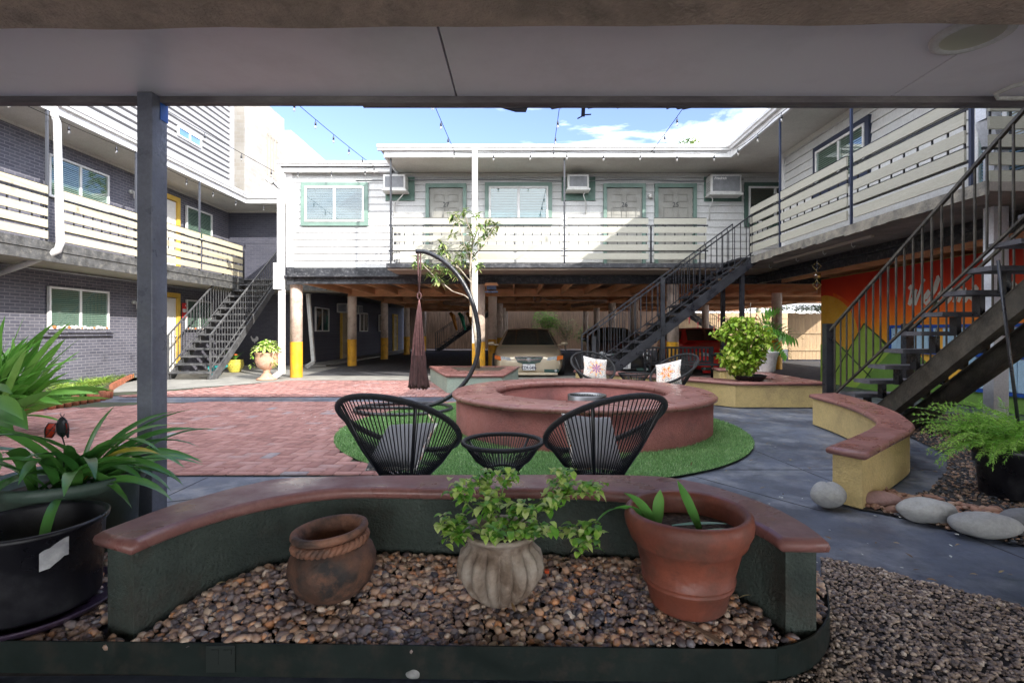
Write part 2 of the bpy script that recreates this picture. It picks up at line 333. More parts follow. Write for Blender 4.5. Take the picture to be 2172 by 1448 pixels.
def siding(F, u0, u1, z0, z1, parent, m=SIDING, pitch=.1826, holes=()):
    b = MB(); z = z0
    while z < z1-1e-3:
        zt = min(z+pitch, z1)
        P = [F.p(u0, z+.004, .0), F.p(u1, z+.004, .0), F.p(u1, z+.004, .034), F.p(u0, z+.004, .034), F.p(u0, zt, .010), F.p(u1, zt, .010)]
        b.add(P, [(0, 1, 2, 3), (3, 2, 5, 4)]); z = zt
    return b.build('siding', m, parent)
def window(F, u0, u1, z0, z1, parent, trim=None, tw=.09, blinds=BLIND, split=.5, half_open=0, lab=None, frame=WHITE, bot_trim=True, nb=.03):
    root = None
    fr = MB(); t = .045; n1 = .06+nb
    fr.fbox(F, u0, u1, z1-t, z1, nb, n1).fbox(F, u0, u1, z0, z0+t, nb, n1)
    fr.fbox(F, u0, u0+t, z0+t, z1-t, nb, n1).fbox(F, u1-t, u1, z0+t, z1-t, nb, n1)
    um = u0+(u1-u0)*split; fr.fbox(F, um-.03, um+.03, z0+t, z1-t, nb, n1-.012)
    root = fr.build('window', frame, parent)
    if lab: root['label'] = lab
    MB().fbox(F, u0+t, u1-t, z0+t, z1-t, nb, nb+.006).build('backing', DARKIN, root)
    bl = MB(); z = z1-t-.02
    while z > z0+t+.02+half_open:
        for a, c in ((u0+t+.01, um-.035), (um+.035, u1-t-.01)):
            P = [F.p(a, z, nb+.012), F.p(c, z, nb+.012), F.p(c, z-.03, nb+.03), F.p(a, z-.03, nb+.03)]
            bl.add(P, [(0, 1, 2, 3)])
        z -= .042
    bl.build('blinds', blinds, root)
    MB().fbox(F, u0+t, um-.03, z0+t, z1-t, nb+.036, nb+.04).fbox(F, um+.03, u1-t, z0+t, z1-t, nb+.036, nb+.04).build('pane', GLASS, root)
    if trim:
        tr = MB(); n2 = nb+.045
        tr.fbox(F, u0-tw, u1+tw, z1+.003, z1+tw+.003, .01, n2)
        if bot_trim: tr.fbox(F, u0-tw, u1+tw, z0-tw-.003, z0-.003, .01, n2)
        tr.fbox(F, u0-tw, u0-.003, z0-.003, z1+.003, .01, n2).fbox(F, u1+.003, u1+tw, z0-.003, z1+.003, .01, n2)
        tr.build('window_trim', trim, root)
    return root
def text_mesh(s, size, F, u, z, n, parent, m, name='lettering', align='CENTER', shear=0, depth=.004, bold=0, sx=1):
    cu = bpy.data.curves.new(name, 'FONT'); cu.body = s; cu.size = size; cu.align_x = align; cu.shear = shear
    cu.extrude = depth/2; cu.offset = bold; cu.resolution_u = 3
    o = bpy.data.objects.new('tmp', cu); sc.collection.objects.link(o)
    me = bpy.data.meshes.new_from_object(o.evaluated_get(bpy.context.evaluated_depsgraph_get()))
    bpy.data.objects.remove(o); bpy.data.curves.remove(cu)
    off = root_off(parent); k = 1
    if F.u.cross(Vector((0, 0, 1))).dot(F.n) < 0: pass
    for v in me.vertices:
        p = F.p(u+v.co.x*sx, z+v.co.y, n+v.co.z)-off; v.co = p
    me.name = name
    return link_mesh(name, me, m, parent)
def door(F, u0, u1, z0, z1, parent, m=DOORP, trim=TEAL, tw=.1, number=None, knob_side=1):
    d = MB().fbox(F, u0, u1, z0, z1, .02, .045).build('door', m, parent)
    p = MB(); W = u1-u0; H = z1-z0
    for a, c in ((.14, .44), (.56, .86)):
        for e, g in ((.83, .93), (.48, .76), (.08, .40)):
            x0, x1, y0, y1 = u0+a*W, u0+c*W, z0+e*H, z0+g*H; t = .016
            p.fbox(F, x0, x1, y1-t, y1, .045, .062).fbox(F, x0, x1, y0, y0+t, .045, .062)
            p.fbox(F, x0, x0+t, y0+t, y1-t, .045, .062).fbox(F, x1-t, x1, y0+t, y1-t, .045, .062)
            p.fbox(F, x0+.05, x1-.05, y0+.04, y1-.04, .045, .052)
    p.build('door_panel', m, d)
    tr = MB().fbox(F, u0-tw, u1+tw, z1+.02, z1+tw+.02, .012, .095).fbox(F, u0-tw, u0-.012, z0, z1+.02, .012, .095).fbox(F, u1+.012, u1+tw, z0, z1+.02, .012, .095)
    tr.build('door_frame', trim, d)
    uk = u1-.09*W if knob_side > 0 else u0+.09*W
    MB().tube([F.p(uk, z0+.48*H, .045), F.p(uk, z0+.48*H, .10)], [.018, .03], 10).build('handle', STEEL, d, True)
    if number: text_mesh(number, .17, F, (u0+u1)/2, z0+.765*H, .068, d, IRON, 'door_number')
    return d
def railing(F, u0, u1, parent, ztop=3.87, n=0.0, m=BOARD, nboards=5, pick=True):
    """F.n points to the courtyard; boards outermost, iron behind"""
    h, p = .142, .2065
    r = MB()
    for z in (ztop-.165, ztop-.165-.60): r.fbox(F, u0-.05, u1+.05, z-.015, z+.015, n-.055, n-.03)
    k = int((u1-u0)/.22)
    for i in range(k+1):
        u = u0+.04+(u1-u0-.08)*i/max(k, 1); r.fbox(F, u-.009, u+.009, ztop-.165-.585, ztop-.18, n-.051, n-.034)
    ro = r.build('railing', IRON, parent)
    for i in range(nboards):
        zt = ztop-i*p; j = random.uniform(-.004, .004)
        MB().fbox(F, u0+j, u1+j, zt-h, zt, n-.028, n).build('board', m, ro)
    MB().fbox(F, u0, u1, ztop+.002, ztop+.012, n-.03, n+.004).build('cap_rail', IRON, ro)
    return ro
def gutter(F, u0, u1, z, n, parent, size=.12, name='gutter'):
    prof = [(0, .12), (0, .0), (.07, .0), (.085, .04), (.11, .06), (.12, .12), (.105, .12), (.1, .07), (.015, .015), (.015, .12)]
    P = [F.p(u0, z+b, n+a) for a, b in prof]+[F.p(u1, z+b, n+a) for a, b in prof]; k = len(prof)
    b = MB().add(P, [(i, (i+1) % k, k+(i+1) % k, k+i) for i in range(k)]+[tuple(range(k)), tuple(range(2*k-1, k-1, -1))])
    return b.build(name, WHITE, parent)

# ================================================================ GROUND
def sheet(name, poly, z, m, kind='structure', label=None):
    me = bpy.data.meshes.new(name); me.from_pydata([(p[0], p[1], z) for p in poly], [], [tuple(range(len(poly)))]); me.update()
    if me.polygons[0].normal.z < 0: me.flip_normals()
    o = link_mesh(name, me, m); o['kind'] = kind
    return o
def circ(cx, cy, r, n=72, a0=0, a1=360, ry=None):
    return [(cx+r*math.cos(R(a0+(a1-a0)*i/n)), cy+(ry or r)*math.sin(R(a0+(a1-a0)*i/n))) for i in range(n)]
sheet('ground', [(-90, -40), (90, -40), (90, 160), (-90, 160)], -.06, ASPH)
sheet('asphalt', [(-7.5, 12.55), (16, 12.55), (16, 33), (-7.5, 33)], -.010, ASPH)
sheet('slate_paving', [(-9.9, .2), (9.5, .2), (9.5, 12.6), (-9.9, 12.6)], -.016, SLATE)
sheet('concrete_path', [(-9.9, 10.2), (-8.5, 9.8), (-7.2, 10.6), (-6.0, 12.1), (-5.0, 12.62), (5.5, 12.62), (5.5, 13.9), (-5.9, 13.9), (-6.1, 17.35), (-9.9, 17.35)], -.004, CONC)
sheet('bounce_yard', [(-14, -30), (14, -30), (14, .2), (-14, .2)], -.02, mat('bounce_concrete', (.5, .48, .44), (.4, .385, .355), 1.8, .85))  # unseen pale ground behind the camera, added to bounce sun onto the ceiling
sheet('fence_footing_path', [(-7.4, 31.6), (16, 31.6), (16, 33.2), (-7.4, 33.2)], .03, mat('dusty_gravel_strip', (.32, .25, .2), (.12, .10, .09), 30, .9))
PIT = (.796, 6.57)
def in_brick(x, y):
    if (x-.27)**2+(y-6.45)**2 < 2.44**2: return False
    if x > 1.2 or x < -9.9: return False
    if 4.28 < y < 8.72 and x < 0: 
        return y < 8.72-max(0, (-x-5.2))*.45
    if 9.42 < y < 12.5:
        return x > -7.4+(y-9.6)*.62 and x < 0.3 and y > 9.42-max(0, (-x-5.2))*.4
    return False
def brick_paving():
    a = .112; V = []; F = []; T = []; g = .0042; n = 0
    for i in range(-90, 14):
        for j in range(36, 114):
            d = (i-j) % 4
            if d == 0: x0, y0, x1, y1 = i, j, i+2, j+1
            elif d == 3: x0, y0, x1, y1 = i, j, i+1, j+2
            else: continue
            x0, y0, x1, y1 = x0*a+g, y0*a+g, x1*a-g, y1*a-g
            if not in_brick((x0+x1)/2, (y0+y1)/2) and not in_brick((x0+x1)/2, y0+.03) and not in_brick((x0+x1)/2, y1-.03): continue
            for lo_, hi_ in ((4.28, 8.72), (9.42, 12.5)):
                if y0 < lo_ < y1: y0 = lo_
                if y0 < hi_ < y1: y1 = hi_
            if y1-y0 < .012: continue
            z = random.uniform(-.0008, .0008); tl = [random.uniform(-.0006, .0006) for _ in range(4)]; e = .003
            V += [(x0, y0, -.006), (x1, y0, -.006), (x1, y1, -.006), (x0, y1, -.006),
                  (x0+e, y0+e, z+tl[0]+.004), (x1-e, y0+e, z+tl[1]+.004), (x1-e, y1-e, z+tl[2]+.004), (x0+e, y1-e, z+tl[3]+.004)]
            F += [(n+4, n+5, n+6, n+7), (n, n+1, n+5, n+4), (n+1, n+2, n+6, n+5), (n+2, n+3, n+7, n+6), (n+3, n, n+4, n+7)]
            t = min(1, max(0, random.gauss(.45, .13)+(.4 if random.random() < .03 else 0))); T += [t]*8; n += 8
    for y0_, y1_ in ((4.275, 8.70), (9.6, 12.5)): sheet('paving_bed', [(-9.0, y0_), (.0, y0_), (0, y1_), (-6.2 if y0_ > 9 else -9.0, y1_)], -.0105, mat('jointing_sand', (.045, .04, .035), (.05, .07, .03), 5, .95))
    m = tone_mat('paving_brick', [(0, (.17, .09, .085)), (.35, (.30, .15, .135)), (.65, (.38, .21, .19)), (1, (.26, .24, .26))], .78, .5, 60, .35, 0, .5, 3.2)
    o = npmesh('brick_paving', V, F, m, None, False, T); o['kind'] = 'structure'
brick_paving()
# turf ring: sheet + blades
TC = (.27, 6.45); TR = 2.46
sheet('turf_base', circ(TC[0], TC[1], TR, 96), .006, mat('turf_backing', (.05, .13, .03), (.08, .17, .05), 12, .9))
def blades(name, pts, hmin, hmax, wdt, lean, m, parent=None, tone=None, label=None, cat=None):
    n = len(pts); P = np.array(pts); a = rng.uniform(0, 2*np.pi, n); h = rng.uniform(hmin, hmax, n)
    b = rng.uniform(0, 2*np.pi, n); l = rng.uniform(.1, 1, n)*lean*h
    wx, wy = np.cos(a)*wdt/2, np.sin(a)*wdt/2
    V = np.zeros((n, 3, 3)); V[:, 0] = P+np.stack([wx, wy, 0*wx], 1); V[:, 1] = P-np.stack([wx, wy, 0*wx], 1)
    V[:, 2] = P+np.stack([np.cos(b)*l, np.sin(b)*l, h], 1)
    F = np.arange(3*n).reshape(n, 3); T = np.repeat(np.clip(rng.normal(.5, .22, n), 0, 1) if tone is None else tone, 3)
    return npmesh(name, V.reshape(-1, 3), F, m, parent, False, T)
TURFM = tone_mat('turf_blades', [(0, (.10, .24, .07)), (.5, (.24, .44, .16)), (.85, (.42, .62, .30)), (1, (.6, .7, .45))], .55, 0, 50, .4, .25, .5, 2.5)
rr = TR*np.sqrt(rng.uniform(0, 1, 150000)); th = rng.uniform(0, 2*np.pi, 150000)
px_, py_ = TC[0]+rr*np.cos(th), TC[1]+rr*np.sin(th)
k_ = ((px_-PIT[0])**2+(py_-PIT[1])**2 > 1.58**2) & (py_ < 8.9)
o = blades('turf', np.stack([px_[k_], py_[k_], np.full(k_.sum(), .006)], 1), .014, .032, .006, .9, TURFM); o['kind'] = 'stuff'
tag(o, 'green artificial turf laid around the round red fire pit', 'turf')

# ================================================================ LEFT BUILDING (dark painted brick)
lb = thing('brick_apartment_building', 'two-storey dark purple-grey painted brick building on the left with cream balcony boards', 'building', (-9.9, 10, 0))
MB().box(-16, -9.9, 2.5, 17.35, 0, 5.3).build('wall', BRICK_L, lb)
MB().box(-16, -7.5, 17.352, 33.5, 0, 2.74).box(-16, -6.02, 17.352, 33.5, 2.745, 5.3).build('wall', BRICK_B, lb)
ro = MB().box(-16, -8.73, 2.5, 16.30, 5.3, 5.34).box(-16, -6.1, 16.302, 24, 5.3, 5.34).build('soffit', SOFFIT, lb)
MB().box(-16, -8.80, 2.5, 16.37, 5.46, 5.58).box(-16, -6.1, 16.38, 24, 5.46, 5.58).build('roof', mat('roof_felt', (.3, .3, .3), None, rough=.9), lb)
MB().box(-8.76, -8.70, 2.5, 16.24, 5.29, 5.46).box(-8.70, -6.12, 16.24, 16.30, 5.29, 5.46).build('fascia', WHITE, lb)
MB().box(-9.9, -9.86, 2.5, 17.3, 5.24, 5.30).box(-9.86, -6.1, 17.30, 17.35, 5.24, 5.30).build('soffit_moulding', SOFFIT, lb)
FLB = Face((-8.70, 0, 0), (0, 1, 0), (1, 0, 0))
gutter(FLB, 2.5, 16.20, 5.44, .003, lb)
gutter(Face((0, 16.24, 0), (1, 0, 0), (0, -1, 0)), -8.66, -6.12, 5.44, .003, lb)
MB().box(-9.9, -8.74, 2.5, 17.34, 2.52, 2.80).box(-8.74, -6.1, 16.2, 17.34, 2.52, 2.80).build('balcony_slab', mat('slab_underside', (.50, .47, .40), (.42, .40, .35), 2, .8), lb)
MB().box(-8.738, -8.68, 2.5, 16.2, 2.70, 2.86).box(-8.738, -8.70, 2.5, 16.2, 2.50, 2.685).box(-8.738, -6.1, 16.14, 16.198, 2.5, 2.86).build('slab_edge', EDGE, lb)
FLR = Face((-8.66, 0, 0), (0, 1, 0), (1, 0, 0))
posts = [5.1, 7.2, 9.41, 11.6, 13.9, 16.1]
for i, y in enumerate(posts):
    if y > 16: MB().fbox(FLR, y-.02, y+.02, 2.86, 3.75, -.07, -.03).build('balcony_post', IRON, lb)
    else: MB().fbox(FLR, y-.018, y+.018, 2.62, 5.29, -.085, -.045).build('balcony_post', mat('dark_post', (.07, .075, .09), None, rough=.4), lb)
for a, b in zip(posts[:-1], posts[1:]):
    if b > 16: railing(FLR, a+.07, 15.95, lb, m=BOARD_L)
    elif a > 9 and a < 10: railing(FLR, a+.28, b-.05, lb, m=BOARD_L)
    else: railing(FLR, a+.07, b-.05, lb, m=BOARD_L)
window(FL, 10.64, 12.2, 1.25, 2.15, lb, blinds=BLINDG, half_open=.0)
window(FL, 10.64, 12.2, 4.03, 4.93, lb, blinds=BLINDG)
window(FL, 15.05, 16.3, 1.25, 2.15, lb, blinds=BLINDG)
window(FL, 15.05, 16.3, 4.03, 4.93, lb, blinds=BLINDG)
window(FL, 6.2, 7.8, 4.03, 4.93, lb, blinds=BLINDG)
MB().fbox(FL, 10.5, 12.35, 1.10, 1.17, .0, .07).fbox(FL, 10.6, 12.3, 1.172, 1.235, .0, .12).build('window_sill', BRICK_L, lb)
for z0, z1 in ((2.86, 4.9), (.05, 2.15)):
    d = door(FL, 13.85, 14.62, z0, z1, lb, DOORW, YELLOWF, .13)
# carport side wall openings
for y0, y1 in ((18.6, 19.9), (23.8, 25.0), (27.0, 28.0)):
    window(FW, y0, y1, 1.2, 2.1, lb, blinds=BLIND, frame=WHITE)
MB().box(-7.6, -6.0, 17.36, 31.3, 2.66, 2.74).build('carport_ceiling', CONC, lb)
for y0 in (21.4, 30.2): door(FW, y0, y0+.8, .05, 2.1, lb, mat('tan_door', (.4, .33, .22), None), YELLOWF, .12)
MB().fbox(FW, 17.4, 33, 0, .06, .0, .9).build('walkway_kerb', CONC, lb)
MB().box(-9.9, -7.3, 16.2, 17.35, 0, .055).build('walkway_kerb', CONC, lb)
# conduit under the balcony
MB().tube([(-9.75, 6, 2.47), (-9.75, 16.3, 2.47), (-9.7, 17.2, 2.47), (-7, 17.2, 2.47)], .022, 8).build('conduit', GREY, lb, True)
for y, z in ((12.95, 4.75), (13.05, 1.95)):
    wl = MB().tube([(-9.9, y, z), (-9.84, y, z)], .05, 10).tube([(-9.84, y, z), (-9.78, y, z-.02), (-9.75, y, z-.07), (-9.75, y, z-.17)], [.03, .04, .055, .05], 10).build('wall_lamp', PLASTW, lb, True)

ds = MB(); pts = [(-8.72, 9.55, 5.42), (-8.70, 9.52, 5.25), (-8.62, 9.5, 5.1), (-8.56, 9.5, 2.86), (-8.60, 9.5, 2.72), (-8.85, 9.5, 2.60), (-9.2, 9.52, 2.47), (-9.86, 9.55, 2.26)]
ds.tube(pts, [.06, .06, .06, .065, .065, .06, .058, .058], 12)
tag(ds.build('downspout', WHITE, None, True), 'white round downspout bending back under the left balcony', 'downspout')

# ================================================================ CENTRAL BUILDING (white siding over carport)
cb = thing('siding_apartment_building', 'white siding upper storey facing the camera above the open carport, doors 25 26 and 27', 'building', (0, 13.2, 0))
MB().box(-6.0, 8.4, 13.2, 31.3, 2.84, 5.298).build('wall', SIDING, cb)
siding(FC, -5.86, -3.2, 2.85, 5.28, cb); siding(FC, -3.2, 8.3, 2.80, 5.28, cb)
MB().fbox(FC, -6.02, -5.86, 2.86, 5.36, .0, .05).build('corner_trim', WHITE, cb)
MB().box(-6.0, 8.4, 13.14, 13.198, 2.43, 2.838).build('beam', BLACKB, cb)
MB().box(-6.0, 8.4, 13.0, 13.139, 2.60, 2.64).fbox(FC, -5.98, -5.80, 2.41, 2.86, .062, .08).build('beam_flange', BLACKB, cb)
MB().box(-3.12, 8.4, 11.98, 13.138, 5.3, 5.335).box(4.98, 8.4, 11.8, 11.975, 5.3, 5.335).build('soffit', SOFFIT, cb)
MB().fbox(FC, -3.1, 8.2, 5.22, 5.298, .024, .045).build('soffit_moulding', SOFFIT, cb)
MB().box(-6.1, -3.3, 12.93, 31.5, 5.40, 5.52).box(-3.25, 14.2, 11.9, 31.5, 5.44, 5.56).box(5.0, 14.2, 1, 11.898, 5.44, 5.56).build('roof', mat('roof_felt', (.3, .3, .3)), cb)
MB().fbox(FC, -6.05, -3.3, 5.28, 5.42, .026, .20).build('fascia', WHITE, cb)
MB().box(-3.16, 5.0, 11.92, 11.978, 5.28, 5.44).box(-3.18, -3.12, 11.98, 13.2, 5.28, 5.44).build('fascia', WHITE, cb)
gutter(FC, -6.15, -3.22, 5.40, .203, cb); gutter(Face((0, 11.92, 0), (1, 0, 0), (0, -1, 0)), -3.3, 4.9, 5.42, .003, cb, .14)
MB().box(-3.1, 6.13, 12.0, 13.13, 2.655, 2.795).build('balcony_slab', mat('slab_underside_brown', (.30, .235, .185), (.25, .20, .16), 2, .8), cb)
MB().box(-3.12, 4.96, 11.95, 11.998, 2.70, 2.80).build('slab_edge', BLACKB, cb)
FCR = Face((0, 12.0, 0), (1, 0, 0), (0, -1, 0))
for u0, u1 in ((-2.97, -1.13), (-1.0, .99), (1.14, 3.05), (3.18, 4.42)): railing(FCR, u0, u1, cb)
for u, top in ((-3.03, 5.28), (1.07, 5.28), (3.115, 3.71)): MB().fbox(FCR, u-.02, u+.02, 2.8, top, -.05, -.01).build('balcony_post', IRON, cb)
er = MB()
for z in (3.705, 3.105): er.box(-3.075, -3.045, 12.0, 13.1, z-.015, z+.015)
for k in range(6): er.box(-3.07, -3.05, 12.1+.19*k, 12.12+.19*k, 2.9, 3.7)
er.build('end_railing', IRON, cb)
window(FC, -5.53, -4.0, 4.03, 4.94, cb, TEAL, .1, BLIND, half_open=.05)
window(FC, -.78, .75, 4.03, 4.94, cb, TEAL, .1, mat('aqua_reflection_blind', (.09, .20, .26), None), half_open=.0)  # aqua of the blind stands in for the reflection in the glass
window(FC, 5.92, 7.3, 4.0, 4.94, cb, mat('dark_green_trim', (.07, .13, .10), (.06, .11, .09), 3, .5), .1, mat('brown_blind', (.16, .12, .10), None))
for u0, u1, s in ((-2.31, -1.46, '27'), (2.275, 3.165, '26'), (3.60, 4.48, '25')):
    door(FC, u0, u1, 2.86, 4.89, cb, number=s)
for u0, u1, z0, z1 in ((-3.45, -2.70, 4.58, 5.19), (1.10, 1.97, 4.58, 5.19), (4.78, 5.75, 4.56, 5.19)):
    MB().fbox(FC, u0, u1, z0, z1, .024, .05).build('vent_trim', mat('dark_teal_trim', (.10, .19, .15), (.08, .15, .12), 3, .5), cb)
for u in (-1.16, 3.38): MB().tube([FC.p(u, 4.72, .03), FC.p(u, 4.72, .12), FC.p(u, 4.62, .14)], [.04, .055, .05], 10).build('wall_lamp', PLASTW, cb, True)
# conduits along the facade
MB().tube([FC.p(-1.62+.1*k-2.6 if k < 1 else -1.0+k*.85, 5.10+.03*math.sin(k*1.7), .05) for k in range(9)], .012, 6).build('conduit', GREY, cb, True)
# carport structure: girders along X, joists along Y, floor boards above
g = MB()
for y in (17.9, 22.2, 26.6, 31.0):
    g.box(-6.0, 13.5, y-.02, y+.02, 2.47, 2.70).box(-6.0, 13.5, y-.09, y+.09, 2.43, 2.468)
for x in (5.3, 9.6): g.box(x-.02, x+.02, 1.5, 13.1, 2.47, 2.70) if x > 9 else None
g.build('girder', ORANGEW, cb)
j = MB()
for y0, y1 in ((13.2, 17.87), (17.93, 22.17), (22.23, 26.57), (26.63, 30.97)):
    x = -5.9
    while x < 13.4: j.box(x-.022, x+.022, y0, y1, 2.50, 2.725); x += .82
j.build('joists', ORANGEW, cb)
MB().box(-6.0, 13.8, 13.2, 31.3, 2.727, 2.838).build('carport_ceiling', mat('brown_deck', (.62, .40, .26), (.38, .26, .19), 1.2, .85, dirt=(.10, .09, .09), dscale=1.2), cb)
MB().box(8.42, 13.8, 13.2, 31.3, 2.845, 5.298).build('wall', SIDING, cb)
rng_cols = [(-5.87, 13.42), (-5.87, 17.9), (-5.87, 22.2), (-5.87, 26.6), (-5.87, 31.3), (-1.05, 13.42), (-.93, 17.9), (-.85, 22.2), (-.85, 26.6), (-.85, 31.0), (4.05, 13.42), (4.05, 17.9), (4.05, 22.2), (4.05, 26.6), (4.05, 31.0), (8.25, 16.3), (8.6, 23.5), (8.6, 31)]
for x, y in rng_cols:
    c = MB().lathe([(0, .93), (.155, .93), (.155, 2.43)], x, y, 20).build('column', COLP, cb, True)
    MB().lathe([(.157, 0), (.157, .93)], x, y, 20).build('yellow_band', YELLOW, c, True)
# plumbing under the deck
pp = MB(); pp.tube([(-1.9, 18.4, 2.35), (-3.0, 20.5, 2.36), (-1.6, 23.5, 2.36)], .08, 10)
pp.tube([(.55, 18.4, 2.7), (.55, 18.4, 2.32), (.62, 18.4, 2.27), (.72, 18.4, 2.27), (.78, 18.4, 2.33), (.78, 18.4, 2.42), (.9, 18.45, 2.44), (.98, 18.45, 2.36), (1.2, 18.45, 2.33), (3.2, 18.5, 2.33)], .03, 8)
pp.tube([(-3.6, 18.3, 2.4), (-3.3, 18.3, 2.34), (-2.2, 18.3, 2.36)], .035, 8).tube([(3.3, 19.5, 2.36), (2.4, 23, 2.36)], .075, 10)
pp.build('drain_pipes', mat('painted_pipe', (.46, .27, .17), (.30, .20, .15), 6, .6), cb, True)
# white post with pipe in front of the balcony
wp_ = thing('post', 'slim white square post with a yellow foot rising past the balcony beside door 27', 'post', (-1.03, 11.86, 0))
MB().box(-1.09, -.965, 11.8, 11.918, .93, 5.41).build('shaft', WHITE, wp_, bevel=.006)
MB().box(-1.092, -.963, 11.798, 11.92, .0, .93).build('yellow_band', YELLOW, wp_, bevel=.006)
# corner downspout
ds = MB().tube([(-6.12, 13.0, 5.4), (-6.12, 13.02, 5.2)], .07, 8).box(-6.17, -6.02, 12.98, 13.10, 2.95, 5.25).box(-6.24, -6.02, 12.92, 13.10, 2.28, 2.945).box(-6.14, -6.01, 12.98, 13.10, .12, 2.275)
ds.bar((-6.09, 13.03, .18), (-6.25, 12.9, .03), .12)
tag(ds.build('downspout', WHITE, None), 'white square downspout at the left corner of the siding building beside the yellow-footed column', 'downspout')
tag(MB().bar((-7.0, 16.9, 2.45), (-6.78, 16.8, .2), .11).bar((-6.78, 16.8, .2), (-6.95, 16.6, .04), .1).build('downspout', PLASTW, None), 'leaning grey-white downspout standing inside the carport before the brick wall', 'downspout')

# ================================================================ RIGHT BUILDING
rb = thing('side_apartment_building', 'white siding wing on the right with navy trimmed window above the painted mural wall', 'building', (6.13, 8, 0))
MB().box(6.13, 14, 1.2, 11.8, 2.84, 5.298).build('wall', SIDING, rb)
siding(FR, 3.0, 11.70, 2.80, 5.28, rb)
MB().fbox(FR, 11.70, 11.80, 2.8, 5.298, .0, .05).build('corner_trim', WHITE, rb)
MB().box(5.02, 6.128, 1.2, 11.798, 5.3, 5.335).build('soffit', SOFFIT, rb)
MB().box(4.96, 5.018, 1.2, 11.916, 5.28, 5.44).build('fascia', WHITE, rb)
MB().fbox(FR, 3, 11.7, 5.2, 5.297, .025, .045).build('soffit_moulding', SOFFIT, rb)
FRG = Face((4.96, 0, 0), (0, 1, 0), (-1, 0, 0)); gutter(FRG, 1.2, 11.80, 5.42, .003, rb)
window(FR, 8.93, 10.40, 4.03, 4.86, rb, NAVY, .1, BLINDG)
window(FR, 5.95, 6.75, 3.1, 4.86, rb, NAVY, .1, mat('sky_reflection_blind', (.25, .38, .62), None))  # blue blind colour stands in for sky mirrored in the pane
MB().box(4.99, 6.128, 5.4, 11.999, 2.69, 2.79).build('balcony_slab', mat('slab_underside_grey', (.27, .235, .21), (.20, .175, .16), 1.5, .85, dirt=(.12, .11, .10), dscale=1.4), rb)
eb = MB(); k = 44
for i in range(k):
    y0, y1 = 5.4+6.5*i/k, 5.4+6.5*(i+1)/k; zb = 2.66+random.uniform(-.014, .014); eb.box(4.955, 4.988, y0, y1+.0, zb, 2.80)
eb.build('slab_edge', EDGE_R, rb)
FRR = Face((5.0, 0, 0), (0, 1, 0), (-1, 0, 0))
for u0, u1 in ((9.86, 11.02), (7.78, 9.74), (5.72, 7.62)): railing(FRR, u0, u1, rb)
for u, t in ((9.80, 5.28), (7.70, 5.28), (5.66, 5.28), (11.06, 3.72)): MB().fbox(FRR, u-.016, u+.016, 2.8, t, -.04, -.008).build('balcony_post', NAVY if t > 4 else IRON, rb)
FX = Face((0, 5.84, 0), (1, 0, 0), (0, -1, 0))
railing(FX, 5.40, 6.9, rb, ztop=4.08, nboards=6)
MB().box(5.42, 5.48, 7.85, 10.85, 2.655, 2.688).build('batten', mat('pale_batten', (.45, .40, .35), None), rb)
hk = MB()
for y in (11.3, 10.2, 9.3, 8.5): hk.tube([(5.55, y, 2.69), (5.55, y, 2.63), (5.58, y, 2.60), (5.61, y, 2.63)], .006, 6)
hk.build('hooks', PLASTW, rb)
MB().box(6.13, 6.19, 1.2, 13.138, 2.43, 2.838).box(6.05, 6.128, 1.2, 13.0, 2.56, 2.60).build('beam', BLACKB, rb)
jj = MB(); y = 1.6
while y < 12.9: jj.box(6.2, 9.0, y-.022, y+.022, 2.50, 2.725); y += .82
jj.box(6.75, 6.80, 1.2, 13.1, 2.45, 2.62).build('joists', ORANGEW, rb)
MB().box(6.2, 13.8, 1.2, 13.138, 2.727, 2.838).build('deck_underside', mat('brown_deck', (.3, .17, .1)), rb)
MB().box(7.3, 14.0, 1.2, 12.3, 0, 2.46).build('wall', mat('mural_field_wall', (.40, .30, .12), (.36, .27, .1), 2, .75), rb)
# --- mural: painted shapes (thin coats of paint on the block wall)
def mural_sky():
    m = bpy.data.materials.new('mural_sky_paint'); m.use_nodes = True; N = m.node_tree.nodes; L = m.node_tree.links
    b = N['Principled BSDF']; b.inputs['Roughness'].default_value = .55
    t_ = N.new('ShaderNodeTexCoord'); s = N.new('ShaderNodeSeparateXYZ'); L.new(t_.outputs['Object'], s.inputs[0])
    n = N.new('ShaderNodeTexNoise'); n.inputs['Scale'].default_value = 1.6; n.inputs['Detail'].default_value = 5; L.new(t_.outputs['Object'], n.inputs[0])
    a = N.new('ShaderNodeMath'); a.operation = 'MULTIPLY_ADD'; a.inputs[1].default_value = .55; L.new(n.outputs['Fac'], a.inputs[0]); L.new(s.outputs[2], a.inputs[2])
    mr = N.new('ShaderNodeMapRange'); mr.inputs['From Min'].default_value = 1.1; mr.inputs['From Max'].default_value = 2.6; L.new(a.outputs[0], mr.inputs[0])
    r = N.new('ShaderNodeValToRGB'); e = r.color_ramp.elements
    e[0].position = 0; e[0].color = (.90, .50, .07, 1); e[1].position = 1; e[1].color = (.48, .022, .008, 1)
    for p, c in ((.25, (.85, .32, .02, 1)), (.48, (.90, .17, .015, 1)), (.75, (.70, .05, .01, 1))):
        q = e.new(p); q.color = c
    L.new(mr.outputs[0], r.inputs[0]); L.new(r.outputs[0], b.inputs['Base Color']); return m
def blockpaint(n, c1, c2): return mat(n, c1, c2, 2.5, .6, bump=.15, bscale=20)
mu = MB().fbox(FM, -12.3, -3, .0, 2.44, .0, .004).build('mural', mural_sky(), rb)
GR1, GR2, GR3 = blockpaint('mural_green', (.26, .42, .06), (.34, .50, .08)), blockpaint('mural_dark_green', (.07, .17, .04), (.10, .22, .05)), blockpaint('mural_leaf_green', (.13, .27, .05), (.17, .32, .07))
